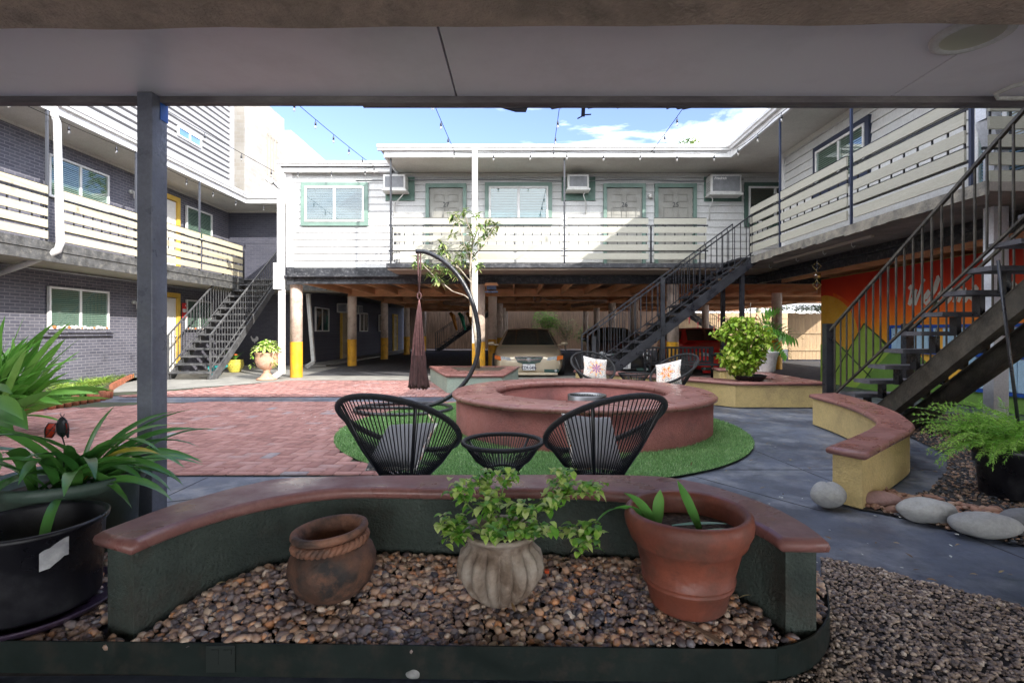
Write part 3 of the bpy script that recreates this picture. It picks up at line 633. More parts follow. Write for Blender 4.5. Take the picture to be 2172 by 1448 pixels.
def mp_(px, py):                                        # photo pixel -> (u, z) on the mural wall
    d = 7.3*FP/(px-1101); return (-d, HC-(py-703)*d/FP)
def mpoly(pts, m, n, nm): return MB().fpoly(FM, [mp_(*p) for p in pts], .0045, n).build(nm, m, mu)
cx, cz = mp_(1715, 690); 
ring = [(-12.29, 2.05)]+[(-12.3+1.35*math.sin(R(a)), 1.05+1.02*math.cos(R(a))) for a in range(6, 150, 6)]+[(-12.29, .25)]
MB().fpoly(FM, ring, .0045, .007).build('painted_sun', blockpaint('mural_sun', (.70, .34, .03), (.78, .42, .05)), mu)
rd = [(-12.3+1.36*math.sin(R(a)), 1.05+1.03*math.cos(R(a))) for a in range(20, 150, 6)]
rd2 = [(-12.3+(1.40+.10*math.sin(R((a-20)*1.4)))*math.sin(R(a)), 1.05+(1.05+.06)*math.cos(R(a))) for a in range(146, 18, -6)]
MB().fpoly(FM, rd+rd2, .0045, .0075).build('painted_halo', blockpaint('mural_halo', (.78, .09, .01), (.80, .16, .02)), mu)
mpoly([(1741, 730), (1790, 735), (1815, 800), (1815, 812), (1741, 812)], GR1, .008, 'painted_hill')
mpoly([(1770, 720), (1795, 742), (1848, 800), (1848, 830), (1760, 830)], GR1, .009, 'painted_hill')
mpoly([(1834, 686), (1885, 732), (1930, 790), (1930, 850), (1760, 850), (1760, 812)], GR1, .010, 'painted_hill')
mpoly([(1915, 720), (1990, 790), (1990, 900), (1800, 900), (1790, 850), (1838, 800)], GR3, .012, 'painted_hill')
MB().fbox(FM, -9.35, -3.0, .0, .36, .0045, .011).build('painted_grass', GR3, mu)
lns = MB()
def mline(pts, wd=.035):
    q = [mp_(*p) for p in pts]
    for a, b in zip(q[:-1], q[1:]):
        dx, dz = b[0]-a[0], b[1]-a[1]; l = math.hypot(dx, dz); nx, nz_ = -dz/l*wd/2, dx/l*wd/2
        lns.fpoly(FM, [(a[0]+nx, a[1]+nz_), (b[0]+nx, b[1]+nz_), (b[0]-nx, b[1]-nz_), (a[0]-nx, a[1]-nz_)], .0125, .014)
mline([(1760, 812), (1834, 686), (1885, 732)]); mline([(1885, 732), (1836, 803), (1838, 806)]); mline([(1770, 720), (1848, 800)]); mline([(1868, 718), (1885, 738), (1940, 700), (1990, 640)])
lns.build('painted_outlines', blockpaint('mural_line', (.03, .06, .02), (.05, .08, .03)), mu)
# brush lettering
def stroke(mb, pts, w0=.05, n=.013):
    for (a, b) in zip(pts[:-1], pts[1:]):
        dx, dz = b[0]-a[0], b[1]-a[1]; l = math.hypot(dx, dz) or 1e-6; w_ = w0*(1.15 if dz > 0 else .8)/2
        nx, nz_ = -dz/l*w_, dx/l*w_; ex, ez = dx/l*w_*.6, dz/l*w_*.6
        mb.fpoly(FM, [(a[0]+nx-ex, a[1]+nz_-ez), (b[0]+nx+ex, b[1]+nz_+ez), (b[0]-nx+ex, b[1]-nz_+ez), (a[0]-nx-ex, a[1]-nz_-ez)], n+random.uniform(0, .002), n+.003+random.uniform(0, .002))
GL = {'W': ([(.0, .9), (.12, 1.0), (.16, .7), (.12, .1), (.2, .05), (.5, .75), (.46, .1), (.56, .05), (.8, .8), (.86, 1.25), (.95, 1.2)], 1.0),
      'e': ([(.0, .3), (.25, .35), (.36, .55), (.25, .66), (.1, .45), (.1, .15), (.25, .03), (.5, .3)], .48),
      'l': ([(.0, .3), (.25, .7), (.35, 1.15), (.25, 1.3), (.15, 1.0), (.1, .2), (.2, .03), (.4, .3)], .36),
      'c': ([(.38, .55), (.28, .66), (.1, .45), (.1, .15), (.25, .03), (.48, .3)], .46),
      'o': ([(.3, .64), (.1, .5), (.07, .2), (.2, .03), (.36, .2), (.38, .5), (.28, .66), (.55, .55)], .52),
      'm': ([(.02, .6), (.1, .62), (.06, .05), (.25, .58), (.33, .58), (.3, .05), (.5, .58), (.58, .58), (.56, .1), (.66, .04), (.8, .3)], .8),
      't': ([(.2, 1.15), (.1, .2), (.2, .03), (.4, .25)], .4), 'h': ([(.15, 1.25), (.05, .05), (.25, .58), (.36, .55), (.34, .1), (.5, .06)], .5)}
lt = MB(); u = mp_(1925, 0)[0]; base = mp_(1928, 648)[1]-.0; s = .36
for ch in 'Welcome the':
    if ch == ' ': u += s*.35; continue
    P, adv = GL[ch]; stroke(lt, [(u+(x+.18*z)*s, base+z*s) for x, z in P], .050)
    if ch == 't': stroke(lt, [(u+(0)*s, base+.8*s), (u+.45*s, base+.84*s)], .045, .018)
    u += adv*s
lt.build('painted_lettering', mat('mural_white', (.68, .66, .60), None), mu)
# mailboxes
mbx = thing('mailbox_bank', 'light blue mailbox cabinet with royal blue frame on the mural wall behind the near stair', 'mailboxes', FM.p(-9.8, 1.0, .01))
ub0, ub1 = -9.95, -6.2; zt, zm, zb = 1.27, .86, .30
BLU = mat('royal_blue_paint', (.02, .09, .42), None, rough=.4); LBL = mat('light_blue_doors', (.46, .68, .86), (.42, .64, .84), 3, .35)
fr = MB().fbox(FM, ub0, ub1, zt, zt+.05, .014, .08).fbox(FM, ub0, ub0+.04, zm-.05, zt, .014, .08).fbox(FM, ub0, ub1, zm-.06, zm, .014, .08)
fr.fbox(FM, -8.3, -8.24, zb, zm-.06, .014, .08).fbox(FM, -8.3, ub1, zb-.05, zb, .014, .08).fbox(FM, -7.2, -7.15, zb, zt, .014, .081).fbox(FM, -8.95, -8.9, zm, zt, .014, .081)
fr.build('frame', BLU, mbx)
u = ub0+.05
while u < ub1-.15:
    if not (-8.98 < u < -8.75 or -7.3 < u < -7.14):
        b = MB().fbox(FM, u, u+.14, zm+.01, zt-.01, .016, .06).build('mailbox_door', LBL, mbx)
        MB().tube([FM.p(u+.07, zm+.28, .06), FM.p(u+.07, zm+.28, .066)], .012, 8).build('lock', IRON, b)
    u += .15
for k in range(12):
    u = -8.22+k*.165
    if u+.15 < ub1 and not (-7.32 < u < -7.14): MB().fbox(FM, u, u+.15, zb+.01, zm-.07, .016, .06).build('mailbox_door', LBL, mbx)
ds = MB().box(5.52, 5.70, 6.02, 6.16, 4.0-.28, 5.4).box(5.64, 5.82, 6.05, 6.19, 0, 3.42)
ds.bar((5.60, 6.09, 3.74), (5.73, 6.12, 3.40), .18, .14)
tag(ds.build('downspout', mat('blueish_white_paint', (.74, .76, .82), (.66, .69, .76), 4, .5), None), 'wide white downspout with an elbow behind the large stair on the right', 'downspout')

# ================================================================ NEAR BUILDING (overhead walkway)
nb_ = thing('walkway_building', 'overhead walkway of the near building, grey painted ceiling and brown stucco beam', 'building', (0, 2, 2.4))
MB().box(-11, -.36, 1.9, 2.88, 2.53, 2.60).build('ceiling_panel', CEIL, nb_); MB().box(-.35, 2.10, 1.9, 2.88, 2.53, 2.60).build('ceiling_panel', CEIL, nb_)
MB().box(2.107, 9, 1.9, 2.88, 2.53, 2.60).build('ceiling_panel', CEIL, nb_)
bm = MB(); n = 60
V = []
for i in range(n+1):
    x = -5+10*i/n; zb = 2.415+(x+0)*.0055+.003*math.sin(x*9)
    V += [(x, 1.62, zb), (x, 2.03+.003*math.sin(x*7), zb), (x, 2.03+.003*math.sin(x*7), 2.529), (x, 1.62, 2.70)]
bm.add(V, [(4*i+a, 4*i+b, 4*i+4+b, 4*i+4+a) for i in range(n) for a, b in ((0, 1), (1, 2), (3, 0))]); bm.build('beam', STUCCO_BROWN, nb_)
MB().box(-11, 9, 2.882, 2.93, 2.495, 2.82).build('fascia', mat('weathered_fascia', (.22, .20, .21), (.10, .09, .10), 5, .7, bump=.5, bscale=30, stretch=(.3, 1, 1), dirt=(.30, .28, .27), dscale=3), nb_)
MB().tube([(-.9, 2.945, 2.515), (9, 2.945, 2.51)], .022, 10).build('drip_pipe', mat('drip_pipe_grey', (.12, .11, .13), (.2, .19, .2), 3, .5), nb_, True)
MB().box(-11, 9, -6, 2.88, 2.602, 2.80).build('floor_slab', CONC, nb_)
MB().box(-11, 9, -6, 1.6, 2.802, 5.4).build('wall', SIDING, nb_)
MB().box(-11, 9.5, -6.3, 2.72, 5.42, 5.6).build('roof', mat('roof_felt', (.3, .3, .3)), nb_)
MB().box(-7, -6.8, -2.6, 1.6, 0, 2.6).box(-11, -3.2, -2.8, -2.6, 0, 2.6).box(3.4, 9, -2.8, -2.6, 0, 2.6).build('wall', SIDING, nb_)  # unseen back walls and gap, put in to shape the light from behind
# flaking paint and tape scraps along the edge
sc_ = MB()
for i in range(7):
    x = random.uniform(-.4, 1.0); l = random.uniform(.03, .12); h = random.uniform(.004, .014)
    sc_.add([(x, 2.935, 2.52), (x+l, 2.94, 2.515), (x+l*.8, 2.95, 2.497-h*.2), (x+l*.3, 2.955, 2.498-h), (x+l*.1, 2.94, 2.50)], [(0, 1, 2, 3, 4)])
sc_.add([(-.13, 2.96, 2.505), (.05, 2.96, 2.50), (.04, 2.965, 2.475), (-.02, 2.97, 2.478)], [(0, 1, 2, 3)])
sc_.bar((.375, 2.96, 2.52), (.372, 2.965, 2.45), .022, .004).bar((.372, 2.965, 2.455), (.34, 2.97, 2.44), .01, .004).bar((.37, 2.965, 2.46), (.42, 2.97, 2.465), .01, .004)
sc_.build('torn_plastic', mat('dark_blue_tape', (.02, .03, .07), (.06, .055, .07), 9, .4), nb_)
# recessed lamp + conduit
rl = thing('recessed_ceiling_light', 'round white recessed ceiling lamp in the walkway ceiling at the top right', 'ceiling light', (2.02, 2.27, 2.53))
MB().lathe([(.155, 2.528), (.15, 2.51), (.125, 2.505), (.115, 2.515)], 2.02, 2.27, 40).build('trim_ring', WHITE, rl, True)
MB().lathe([(.115, 2.515), (.10, 2.526), (0, 2.527)], 2.02, 2.27, 40).build('diffuser', mat('frosted_diffuser', (.5, .49, .40), None, rough=.3), rl, True)
tag(MB().tube([(3.4, 1.9, 2.51), (3.0, 2.3, 2.505), (2.62, 2.70, 2.50), (2.60, 2.78, 2.497), (2.66, 2.83, 2.495), (4.5, 2.84, 2.495)], .012, 8).build('conduit', PLASTW, None, True), 'thin white conduit bending along the ceiling edge at the top right', 'conduit')
pt = thing('square_post', 'square blue-grey painted post on the left holding the overhead walkway, blue tape at its top', 'post', (-2.1, 2.95, 0))
x0 = (290-1101)/FP*2.82; x1 = (322.5-1101)/FP*2.82
MB().box(x0, x1, 2.82, 2.82*(322.5-1101)/(355.0-1101), 0, 2.528).build('shaft', POSTG, pt, bevel=.004)
y1_ = 2.82*(322.5-1101)/(355.0-1101)
MB().box(x1, x1+.004, y1_-.06, y1_+.001, 2.40, 2.515).build('tape', mat('blue_tape', (.02, .12, .5), None, rough=.5), pt)

# ================================================================ BUILDINGS BEYOND
bx_ = thing('corrugated_building', 'taller grey building with horizontal metal siding and a strip window beyond the left roof', 'building', (-13, 18, 0))
MB().box(-24, -13.0, 8, 23.0, 0, 18).build('wall', mat('corrugated_back', (.12, .12, .13)), bx_)
b = MB(); z = 5.0; FS = Face((-13, 0, 0), (0, 1, 0), (1, 0, 0))
while z < 17.9:
    P = [FS.p(8, z, 0), FS.p(23, z, 0), FS.p(23, z+.015, .09), FS.p(8, z+.015, .09), FS.p(8, z+.17, .09), FS.p(23, z+.17, .09), FS.p(23, z+.185, .0), FS.p(8, z+.185, .0)]
    b.add(P, [(0, 1, 2, 3), (3, 2, 5, 4), (4, 5, 6, 7)]); z += .25
b.fbox(FS, 8, 23, 4, 18, -.02, .001) if 0 else None
b.build('metal_siding', mat('metal_siding_grey', (.33, .325, .33), (.28, .275, .28), 1, .5), bx_)
MB().fbox(FS, 22.75, 23.02, 0, 18, .0, .12).build('corner_trim', mat('metal_siding_grey', (.6, .6, .6)), bx_)
wf = MB()
y0, y1 = 19.2, 20.62; z0, z1 = 8.60, 8.97
wf.fbox(FS, y0, y1, z1-.045, z1, .1, .16).fbox(FS, y0, y1, z0, z0+.045, .1, .16).fbox(FS, y0, y0+.045, z0+.045, z1-.045, .1, .16).fbox(FS, y1-.045, y1, z0+.045, z1-.045, .1, .16).fbox(FS, 19.88, 19.94, z0+.045, z1-.045, .1, .15)
wf = wf.build('window', WHITE, bx_); MB().fbox(FS, y0+.045, y1-.045, z0+.045, z1-.045, .1, .12).build('pane', mat('sky_blue_pane', (.10, .20, .32), None, rough=.06, spec=1), wf)
tw = thing('block_tower', 'pale beige block tower with slit columns rising beyond the left roof corner', 'building', (-14, 28, 0))
MB().box(-20, -14.02, 26.0, 30.4, 0, 13.85).build('wall', BEIGE, tw); MB().box(-15.4, -13.98, 25.93, 25.998, 0, 13.85).build('front_wall', BEIGEF, tw)
sl_ = MB()
for z in (12.1, 7.6):
    for k in range(4): sl_.box(-14.02, -13.95, 28.3+.35*k, 28.42+.35*k, z, z+.13).box(-14.02, -13.985, 28.3+.35*k, 28.42+.35*k, z-2.2, z)
sl_.build('slit_ornament', mat('slit_shadow_paint', (.30, .26, .22), None), tw)
wt = thing('white_rooftop_block', 'plain off-white flat building end behind the white siding roof on the left', 'building', (-15, 34, 0))
MB().box(-24, -14.5, 32.4, 40, 0, 14.0).build('wall', mat('offwhite_render', (.40, .40, .39), (.34, .34, .335), 1, .8, dirt=(.46, .46, .45), dscale=.6), wt)

# ================================================================ STAIRS
def stair(name, label, p0, u, v, run, rise, n, width, m=IRON, inset=0.0, zb=.0, bal=.125, rail_h=.92, loc=None, post_at=None, big=False, top_ext=0, bare=False):
    t = thing(name, label, 'stairs', (p0[0], p0[1], 0))
    u, v = Vector((u[0], u[1], 0)), Vector((v[0], v[1], 0)); P0 = Vector((p0[0], p0[1], zb)); up = Vector((0, 0, 1))
    dr, dz = run/n, rise/n; sd = .20 if big else .19; sw = .07 if big else .045
    slope = (u*run+up*rise); sn = slope.normalized()
    perp = up-sn*up.dot(sn); perp.normalize()
    for s in ((inset, width-inset-sw) if inset else (-sw, width)):
        a = P0+v*(s+sw/2)-perp*(sd/2+(.13 if inset else -.06))+u*.04
        st = MB(); x = v*sw/2; y = perp*sd/2
        # stringer cut level at the floor
        def cut(q): return q-sn*((q.z-zb)/sn.z)
        b_ = a+slope
        lo1, lo2 = cut(a+y), cut(a-y)
        P = [lo2-x, lo2+x, lo1+x, lo1-x, b_-y-x, b_-y+x, b_+y+x, b_+y-x]
        st.add(P, [(0, 1, 2, 3), (7, 6, 5, 4), (0, 4, 5, 1), (1, 5, 6, 2), (2, 6, 7, 3), (3, 7, 4, 0)])
        if big:                                          # channel flanges
            for yy in (y, -y):
                P = [lo1 if yy is y else lo2, b_+yy]; st.bar(P[0]+v*(.02 if s < .5 else -.02), P[1]+v*(.02 if s < .5 else -.02), .12, .012, up=perp)
        st.build('stringer', m, t)
    for i in range(n):
        z = zb+dz*(i+1); c0 = P0+u*(dr*i-.01); f = MB()
        P = [c0+up*(dz*(i+1)-h)+u*a+v*b for h in (.045, 0) for a, b in ((0, 0.0), (dr+.03, 0.0), (dr+.03, width), (0, width))]
        f.add(P, [(0, 1, 2, 3), (7, 6, 5, 4), (0, 4, 5, 1), (1, 5, 6, 2), (2, 6, 7, 3), (3, 7, 4, 0)])
        tr = f.build('tread', m if not big else TREADG, t)
        if inset:
            for s in (inset+sw/2, width-inset-sw/2):
                q = P0+v*s+u*(dr*(i+.45)); MB().bar(q+up*(dz*(i+1)-.05), q+up*(dz*(i+1)-.05-.19), .05, .09).build('bracket', IRON, tr)
        else:
            for s in (.06, width-.06):
                q = P0+v*s+u*(dr*(i+.1)); MB().bar(q+up*(dz*(i+1)-.045), q+up*(dz*i+.0), .014).build('bracket', m, tr)
    if bare: return t
    for s in (0.0, width):
        q0 = P0+v*s; r = MB()
        e0 = q0+u*(.02)+up*(rail_h+dz*1.0); e1 = q0+u*(run+.0)+up*(rail_h+rise)
        r.bar(e0, e1, .035, .03); l0 = q0+up*(.26)+u*.02; l1 = q0+u*run+up*(rise+.10)
        r.bar(l0, l1, .028, .022)
        if top_ext: r.bar(e1, e1+u*top_ext, .035, .03); r.bar(l1, l1+u*top_ext, .028, .022)
        L_ = run; k = int(L_/bal)
        for i in range(1, k+1):
            f_ = i/k
            a = l0.lerp(l1, f_); b = e0.lerp(e1, f_); r.bar(a, b, .014 if not big else .016)
        r.bar(q0+u*.02+up*(0 if not big else .1), e0+up*.01, .035 if not big else .03)
        r.build('railing', m, t)
        if big: MB().bar(q0+u*0-v*(0)+up*(-zb), q0+up*(1.31-zb), .11, .10).build('newel_post', IRON, t)
    if post_at:
        for (ss, uu, z1) in post_at:
            q = P0+v*ss+u*uu; MB().bar(Vector((q.x, q.y, 0)), Vector((q.x, q.y, z1)), .085).build('support_post', m, t)
    return t
TREADG = mat('worn_tread', (.055, .055, .065), (.11, .11, .125), 6, .6, bump=.5, bscale=50)
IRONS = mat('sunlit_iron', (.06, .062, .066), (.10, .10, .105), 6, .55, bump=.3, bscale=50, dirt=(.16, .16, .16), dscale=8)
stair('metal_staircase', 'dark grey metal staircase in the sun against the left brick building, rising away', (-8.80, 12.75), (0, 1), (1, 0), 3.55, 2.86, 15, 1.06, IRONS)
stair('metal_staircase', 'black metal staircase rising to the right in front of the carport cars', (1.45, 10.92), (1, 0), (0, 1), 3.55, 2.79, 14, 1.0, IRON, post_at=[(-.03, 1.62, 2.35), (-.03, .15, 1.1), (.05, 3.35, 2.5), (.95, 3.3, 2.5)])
stair('metal_staircase', 'large weathered black staircase on the right rising towards the walkway over the mural', (4.30, 7.08), (0, -1), (1, 0), 3.78, 2.80, 14, 1.1, IRON_G, inset=.24, big=True, bal=.125, rail_h=1.0)
stair('metal_staircase', 'small distant black staircase before the far wooden fence, seen left of the white post', (-5.1, 30.9), (1, 0), (0, 1), 3.7, 2.7, 14, .9, BLACKB, post_at=[(.0, 2.3, 2.0), (.0, 2.9, 2.4)])
stair('metal_staircase', 'small distant black staircase descending right behind the red car', (13.6, 30.2), (-1, 0), (0, 1), 3.9, 2.7, 14, .9, BLACKB)

# ================================================================ FIRE PIT, BENCHES, PLANTERS
pit = thing('round_fire_pit', 'large round red stucco fire pit with a wide smooth terracotta cap, courtyard centre', 'fire pit', (PIT[0], PIT[1], 0))
wob = lambda a, z: 1+.004*math.sin(3*a+z*9)+.0025*math.sin(11*a)
MB().lathe([(1.60, 0), (1.595, .415), (1.10, .415), (1.11, .02)], *PIT, 96, rib=wob).build('wall', PITR, pit, True)
MB().lathe([(1.085, .385), (1.075, .40), (1.08, .435), (1.10, .455), (1.13, .459), (1.59, .455), (1.625, .445), (1.645, .425), (1.642, .40), (1.62, .388), (1.598, .385)], *PIT, 120, rib=wob).build('cap', CAPR, pit, True)
sheet('pit_soil', circ(PIT[0], PIT[1], 1.13, 40), .03, mat('ash_bed', (.10, .04, .035), (.16, .07, .06), 10, .95))
fb = thing('steel_fire_bowl', 'brushed steel smokeless fire drum standing inside the red fire pit', 'fire bowl', (.86, 6.45, .03))
MB().lathe([(.24, .03), (.245, .40), (.238, .405), (.225, .40), (.222, .34), (.222, .05), (0, .05)], .86, 6.45, 40).build('drum', mat('dull_steel', (.22, .22, .23), None, rough=.38, metal=1), fb, True)
hs = MB()
for k in range(40):
    a = 2*math.pi*k/40; hs.tube([(.86+.2215*math.cos(a), 6.45+.2215*math.sin(a), .375), (.86+.219*math.cos(a), 6.45+.219*math.sin(a), .375)], .008, 6)
hs.build('air_holes', DARKIN, fb)

def offset_poly(P, d):                                   # inset of a closed outline
    n = len(P); A = sum(P[i][0]*P[(i+1) % n][1]-P[(i+1) % n][0]*P[i][1] for i in range(n)); s = 1 if A > 0 else -1; out = []
    for i in range(n):
        p0, p1, p2 = Vector(P[i-1]), Vector(P[i]), Vector(P[(i+1) % n])
        e1, e2 = (p1-p0).normalized(), (p2-p1).normalized()
        n1, n2 = Vector((-e1.y, e1.x))*s, Vector((-e2.y, e2.x))*s
        b = (n1+n2); b = b/max(b.length_squared/2, .35) if b.length > 1e-3 else n1
        out.append(tuple(p1+b*d))
    return out
def smooth_open(P, k=6):                                 # Catmull-Rom through the points
    Q = []; P = [Vector(p) for p in P]
    for i in range(len(P)-1):
        a, b, c, d = P[max(i-1, 0)], P[i], P[i+1], P[min(i+2, len(P)-1)]
        for j in range(k):
            t = j/k; Q.append(tuple(.5*((2*b)+(c-a)*t+(2*a-5*b+4*c-d)*t*t+(3*b-a-3*c+d)*t**3)))
    Q.append(tuple(P[-1])); return Q
def walled_seat(name, label, cat, poly, z0, zt, wall, capm, over=.035, th=.055, group=None):
    c = sum((Vector(p) for p in poly), Vector((0, 0)))/len(poly)
    t = thing(name, label, cat, (c.x, c.y, z0), group)
    MB().prism(offset_poly(poly, over), z0, zt-th+.004).build('wall', wall, t)
    n = len(poly); b = MB(); rings = []
    for off, z in ((.022, zt-th), (.004, zt-th+.010), (0, zt-th*.5), (.005, zt-.012), (.022, zt)):
        rings.append([(p[0], p[1], z) for p in offset_poly(poly, off)])
    A = sum(poly[i][0]*poly[(i+1) % n][1]-poly[(i+1) % n][0]*poly[i][1] for i in range(n))
    V = [p for r in rings for p in r]; F = []
    for i in range(len(rings)-1):
        for k in range(n):
            f = (i*n+k, i*n+(k+1) % n, (i+1)*n+(k+1) % n, (i+1)*n+k); F.append(f if A > 0 else f[::-1])
    top = tuple((len(rings)-1)*n+k for k in range(n)); bot = tuple(range(n)); F += [top if A > 0 else top[::-1], bot[::-1] if A > 0 else bot]
    b.add(V, F); o = b.build('cap', capm, t)
    for p in o.data.polygons[:-2]: p.use_smooth = True
    return t
ZF = .455
near = [at(*p, ZF) for p in ((277, 1151), (362, 1116), (448, 1087), (530, 1066), (610, 1050), (689, 1039), (779, 1035), (985, 1038), (1100, 1036), (1230, 1038), (1360, 1047), (1480, 1066), (1601, 1109), (1657, 1143))]
far = [at(*p, ZF) for p in ((1762, 1145), (1720, 1112), (1640, 1070), (1552, 1039), (1480, 1020), (1391, 1007), (1250, 1004), (1100, 1004), (850, 1005), (620, 1010), (530, 1024), (447, 1044), (350, 1072), (270, 1101), (196, 1129))]
front_bench_poly = smooth_open(near, 3)+smooth_open(far, 3)
walled_seat('curved_bench_wall', 'long curved bench wall in the foreground, shade-darkened green stucco with terracotta cap', 'bench wall', front_bench_poly, 0, ZF, DST, CAPR)
ZR = .39
outr = [at(*p, ZR) for p in ((1838, 961), (1890, 934), (1932, 912), (1941, 901), (1930, 889), (1905, 873), (1861, 856), (1815, 842), (1772, 832))]
inn = [at(*p, ZR) for p in ((1716, 835), (1762, 847), (1808, 862), (1840, 877), (1858, 890), (1852, 901), (1828, 914), (1790, 930), (1751, 945))]
yb_poly = smooth_open(outr, 4)+smooth_open(inn, 4)
walled_seat('curved_bench_wall', 'curved yellow stucco bench wall with terracotta cap on the right, beside the large staircase', 'bench wall', yb_poly, 0, ZR, YST, CAPR)
PP = [(1.13, 10.6), (3.42, 8.05), (4.88, 8.03), (4.92, 11.4), (4.3, 11.4), (4.3, 10.95), (4.42, 10.95), (4.40, 8.52), (3.62, 8.54), (1.45, 10.95)]
walled_seat('angular_planter_wall', 'yellow stucco planter wall with terracotta cap behind the fire pit, plants standing on it', 'planter', PP, 0, .40, YST, CAPR)
cr_ = MB(); FF = Face((0, 8.065, 0), (1, 0, 0), (0, -1, 0))
# sage planter with soil
GP = [(-2.2, 12.4), (-1.43, 9.9), (-.30, 9.9), (.02, 12.4)]
g_ = walled_seat('sage_planter', 'sage green stucco planter with terracotta cap holding the small tree by the white post', 'planter', GP, 0, .365, GST, CAPR)
capo = [c for c in g_.children if c.name.startswith('cap')][0]; capo.data.polygons[-2].use_smooth = False
off = Vector((sum(p[0] for p in GP)/4, sum(p[1] for p in GP)/4, 0))
MB().add([(-1.62, 11.95, .368), (-1.30, 10.85, .368), (-.42, 10.85, .368), (-.30, 11.95, .368)], [(0, 1, 2, 3)]).build('soil', SOIL, g_)

# ================================================================ WOVEN CHAIRS, TABLES, PILLOWS
def ring_pt(t):
    s = .425*math.cos(t); a = .385*math.sin(t)*(1+.10*math.cos(t)); th_ = R(33)
    return Vector((a, -s*math.cos(th_)-.02, .595+s*math.sin(th_)))
def make_chair(label):
    t = thing('woven_chair', label, 'chair', (0, 0, 0), 'round woven cord chairs around the fire pit')
    N_ = 56; MB().tube([ring_pt(2*math.pi*k/N_) for k in range(N_)], .019, 10, closed=True).build('rim', CORD_R, t, True)
    hub = lambda a: Vector((.13*math.sin(a), -.10*math.cos(a)+.02, .225-.02*math.cos(a)))
    c = MB(); NC = 84
    for k in range(NC):
        a = 2*math.pi*(k+.5)/NC; p, q = ring_pt(a), hub(a); m_ = p.lerp(q, .5)-Vector((0, 0, .025))+(Vector((0, 0, 0)))
        c.tube([p, m_, q], .0038, 5, caps=False)
    c.build('cords', CORD, t, True)
    MB().tube([hub(2*math.pi*k/20) for k in range(20)], .012, 8, closed=True).build('hub_ring', CORD, t, True)
    for a in (R(38), R(142), R(218), R(322)):
        h = hub(a); d_ = Vector((math.sin(a), -math.cos(a), 0))
        MB().tube([h, h+d_*.05+Vector((0, 0, -.02)), Vector((.30*math.sin(a), -.27*math.cos(a), .0))], .009, 8).build('leg', CORD, t, True)
        rp = ring_pt(a); MB().tube([h, h.lerp(rp, .55)-Vector((0, 0, .035)), rp], .008, 8).build('support_rod', CORD, t, True)
    return t
CORD_R = mat('wrapped_cord', (.014, .014, .016), None, rough=.45, bump=1, bscale=260)
def put(o, x, y, rz, z=0): o.location = (x, y, z); o.rotation_euler = (0, 0, R(rz))
c1 = make_chair('black woven chair on the left of the foreground pair, seen from behind'); put(c1, -.75, 3.30, -17)
specs = [('black woven chair in the foreground just right of the small woven table, seen from behind', .53, 3.30, 24),
         ('distant black woven chair facing the camera in front of the staircase, patterned cushion inside', 1.32, 8.95, 196),
         ('distant black woven chair turned left before the slatted bench, floral cushion inside', 2.47, 8.22, 118)]
chairs = [c1]
for lab, x, y, rz in specs:
    c = copy_tree(c1); c['label'] = lab; put(c, x, y, rz); chairs.append(c)
def make_table(label):
    t = thing('woven_table', label, 'side table', (0, 0, 0), 'round woven side tables')
    MB().tube([(.265*math.cos(2*math.pi*k/48), .265*math.sin(2*math.pi*k/48), .46) for k in range(48)], .015, 10, closed=True).build('rim', CORD_R, t, True)
    c = MB(); NC = 78
    for k in range(NC):
        a = 2*math.pi*k/NC; c.tube([(.265*math.cos(a), .265*math.sin(a), .46), (.185*math.cos(a), .185*math.sin(a), .345), (.10*math.cos(a+.05), .10*math.sin(a+.05), .28)], .0036, 5, caps=False)
    c.build('cords', CORD, t, True)
    MB().tube([(.10*math.cos(2*math.pi*k/20), .10*math.sin(2*math.pi*k/20), .28) for k in range(20)], .010, 8, closed=True).build('hub_ring', CORD, t, True)
    for a in (R(35), R(145), R(215), R(325)):
        MB().tube([(.262*math.cos(a), .262*math.sin(a), .45), (.11*math.cos(a), .11*math.sin(a), .275), (.24*math.cos(a), .24*math.sin(a), 0)], .008, 8).build('leg', CORD, t, True)
    return t
t1 = make_table('small round woven table between the two foreground chairs'); put(t1, -.11, 3.42, 12)
t2 = copy_tree(t1); t2['label'] = 'small distant woven table behind the fire pit, between the two far chairs'; put(t2, 2.02, 8.95, 30, 0)
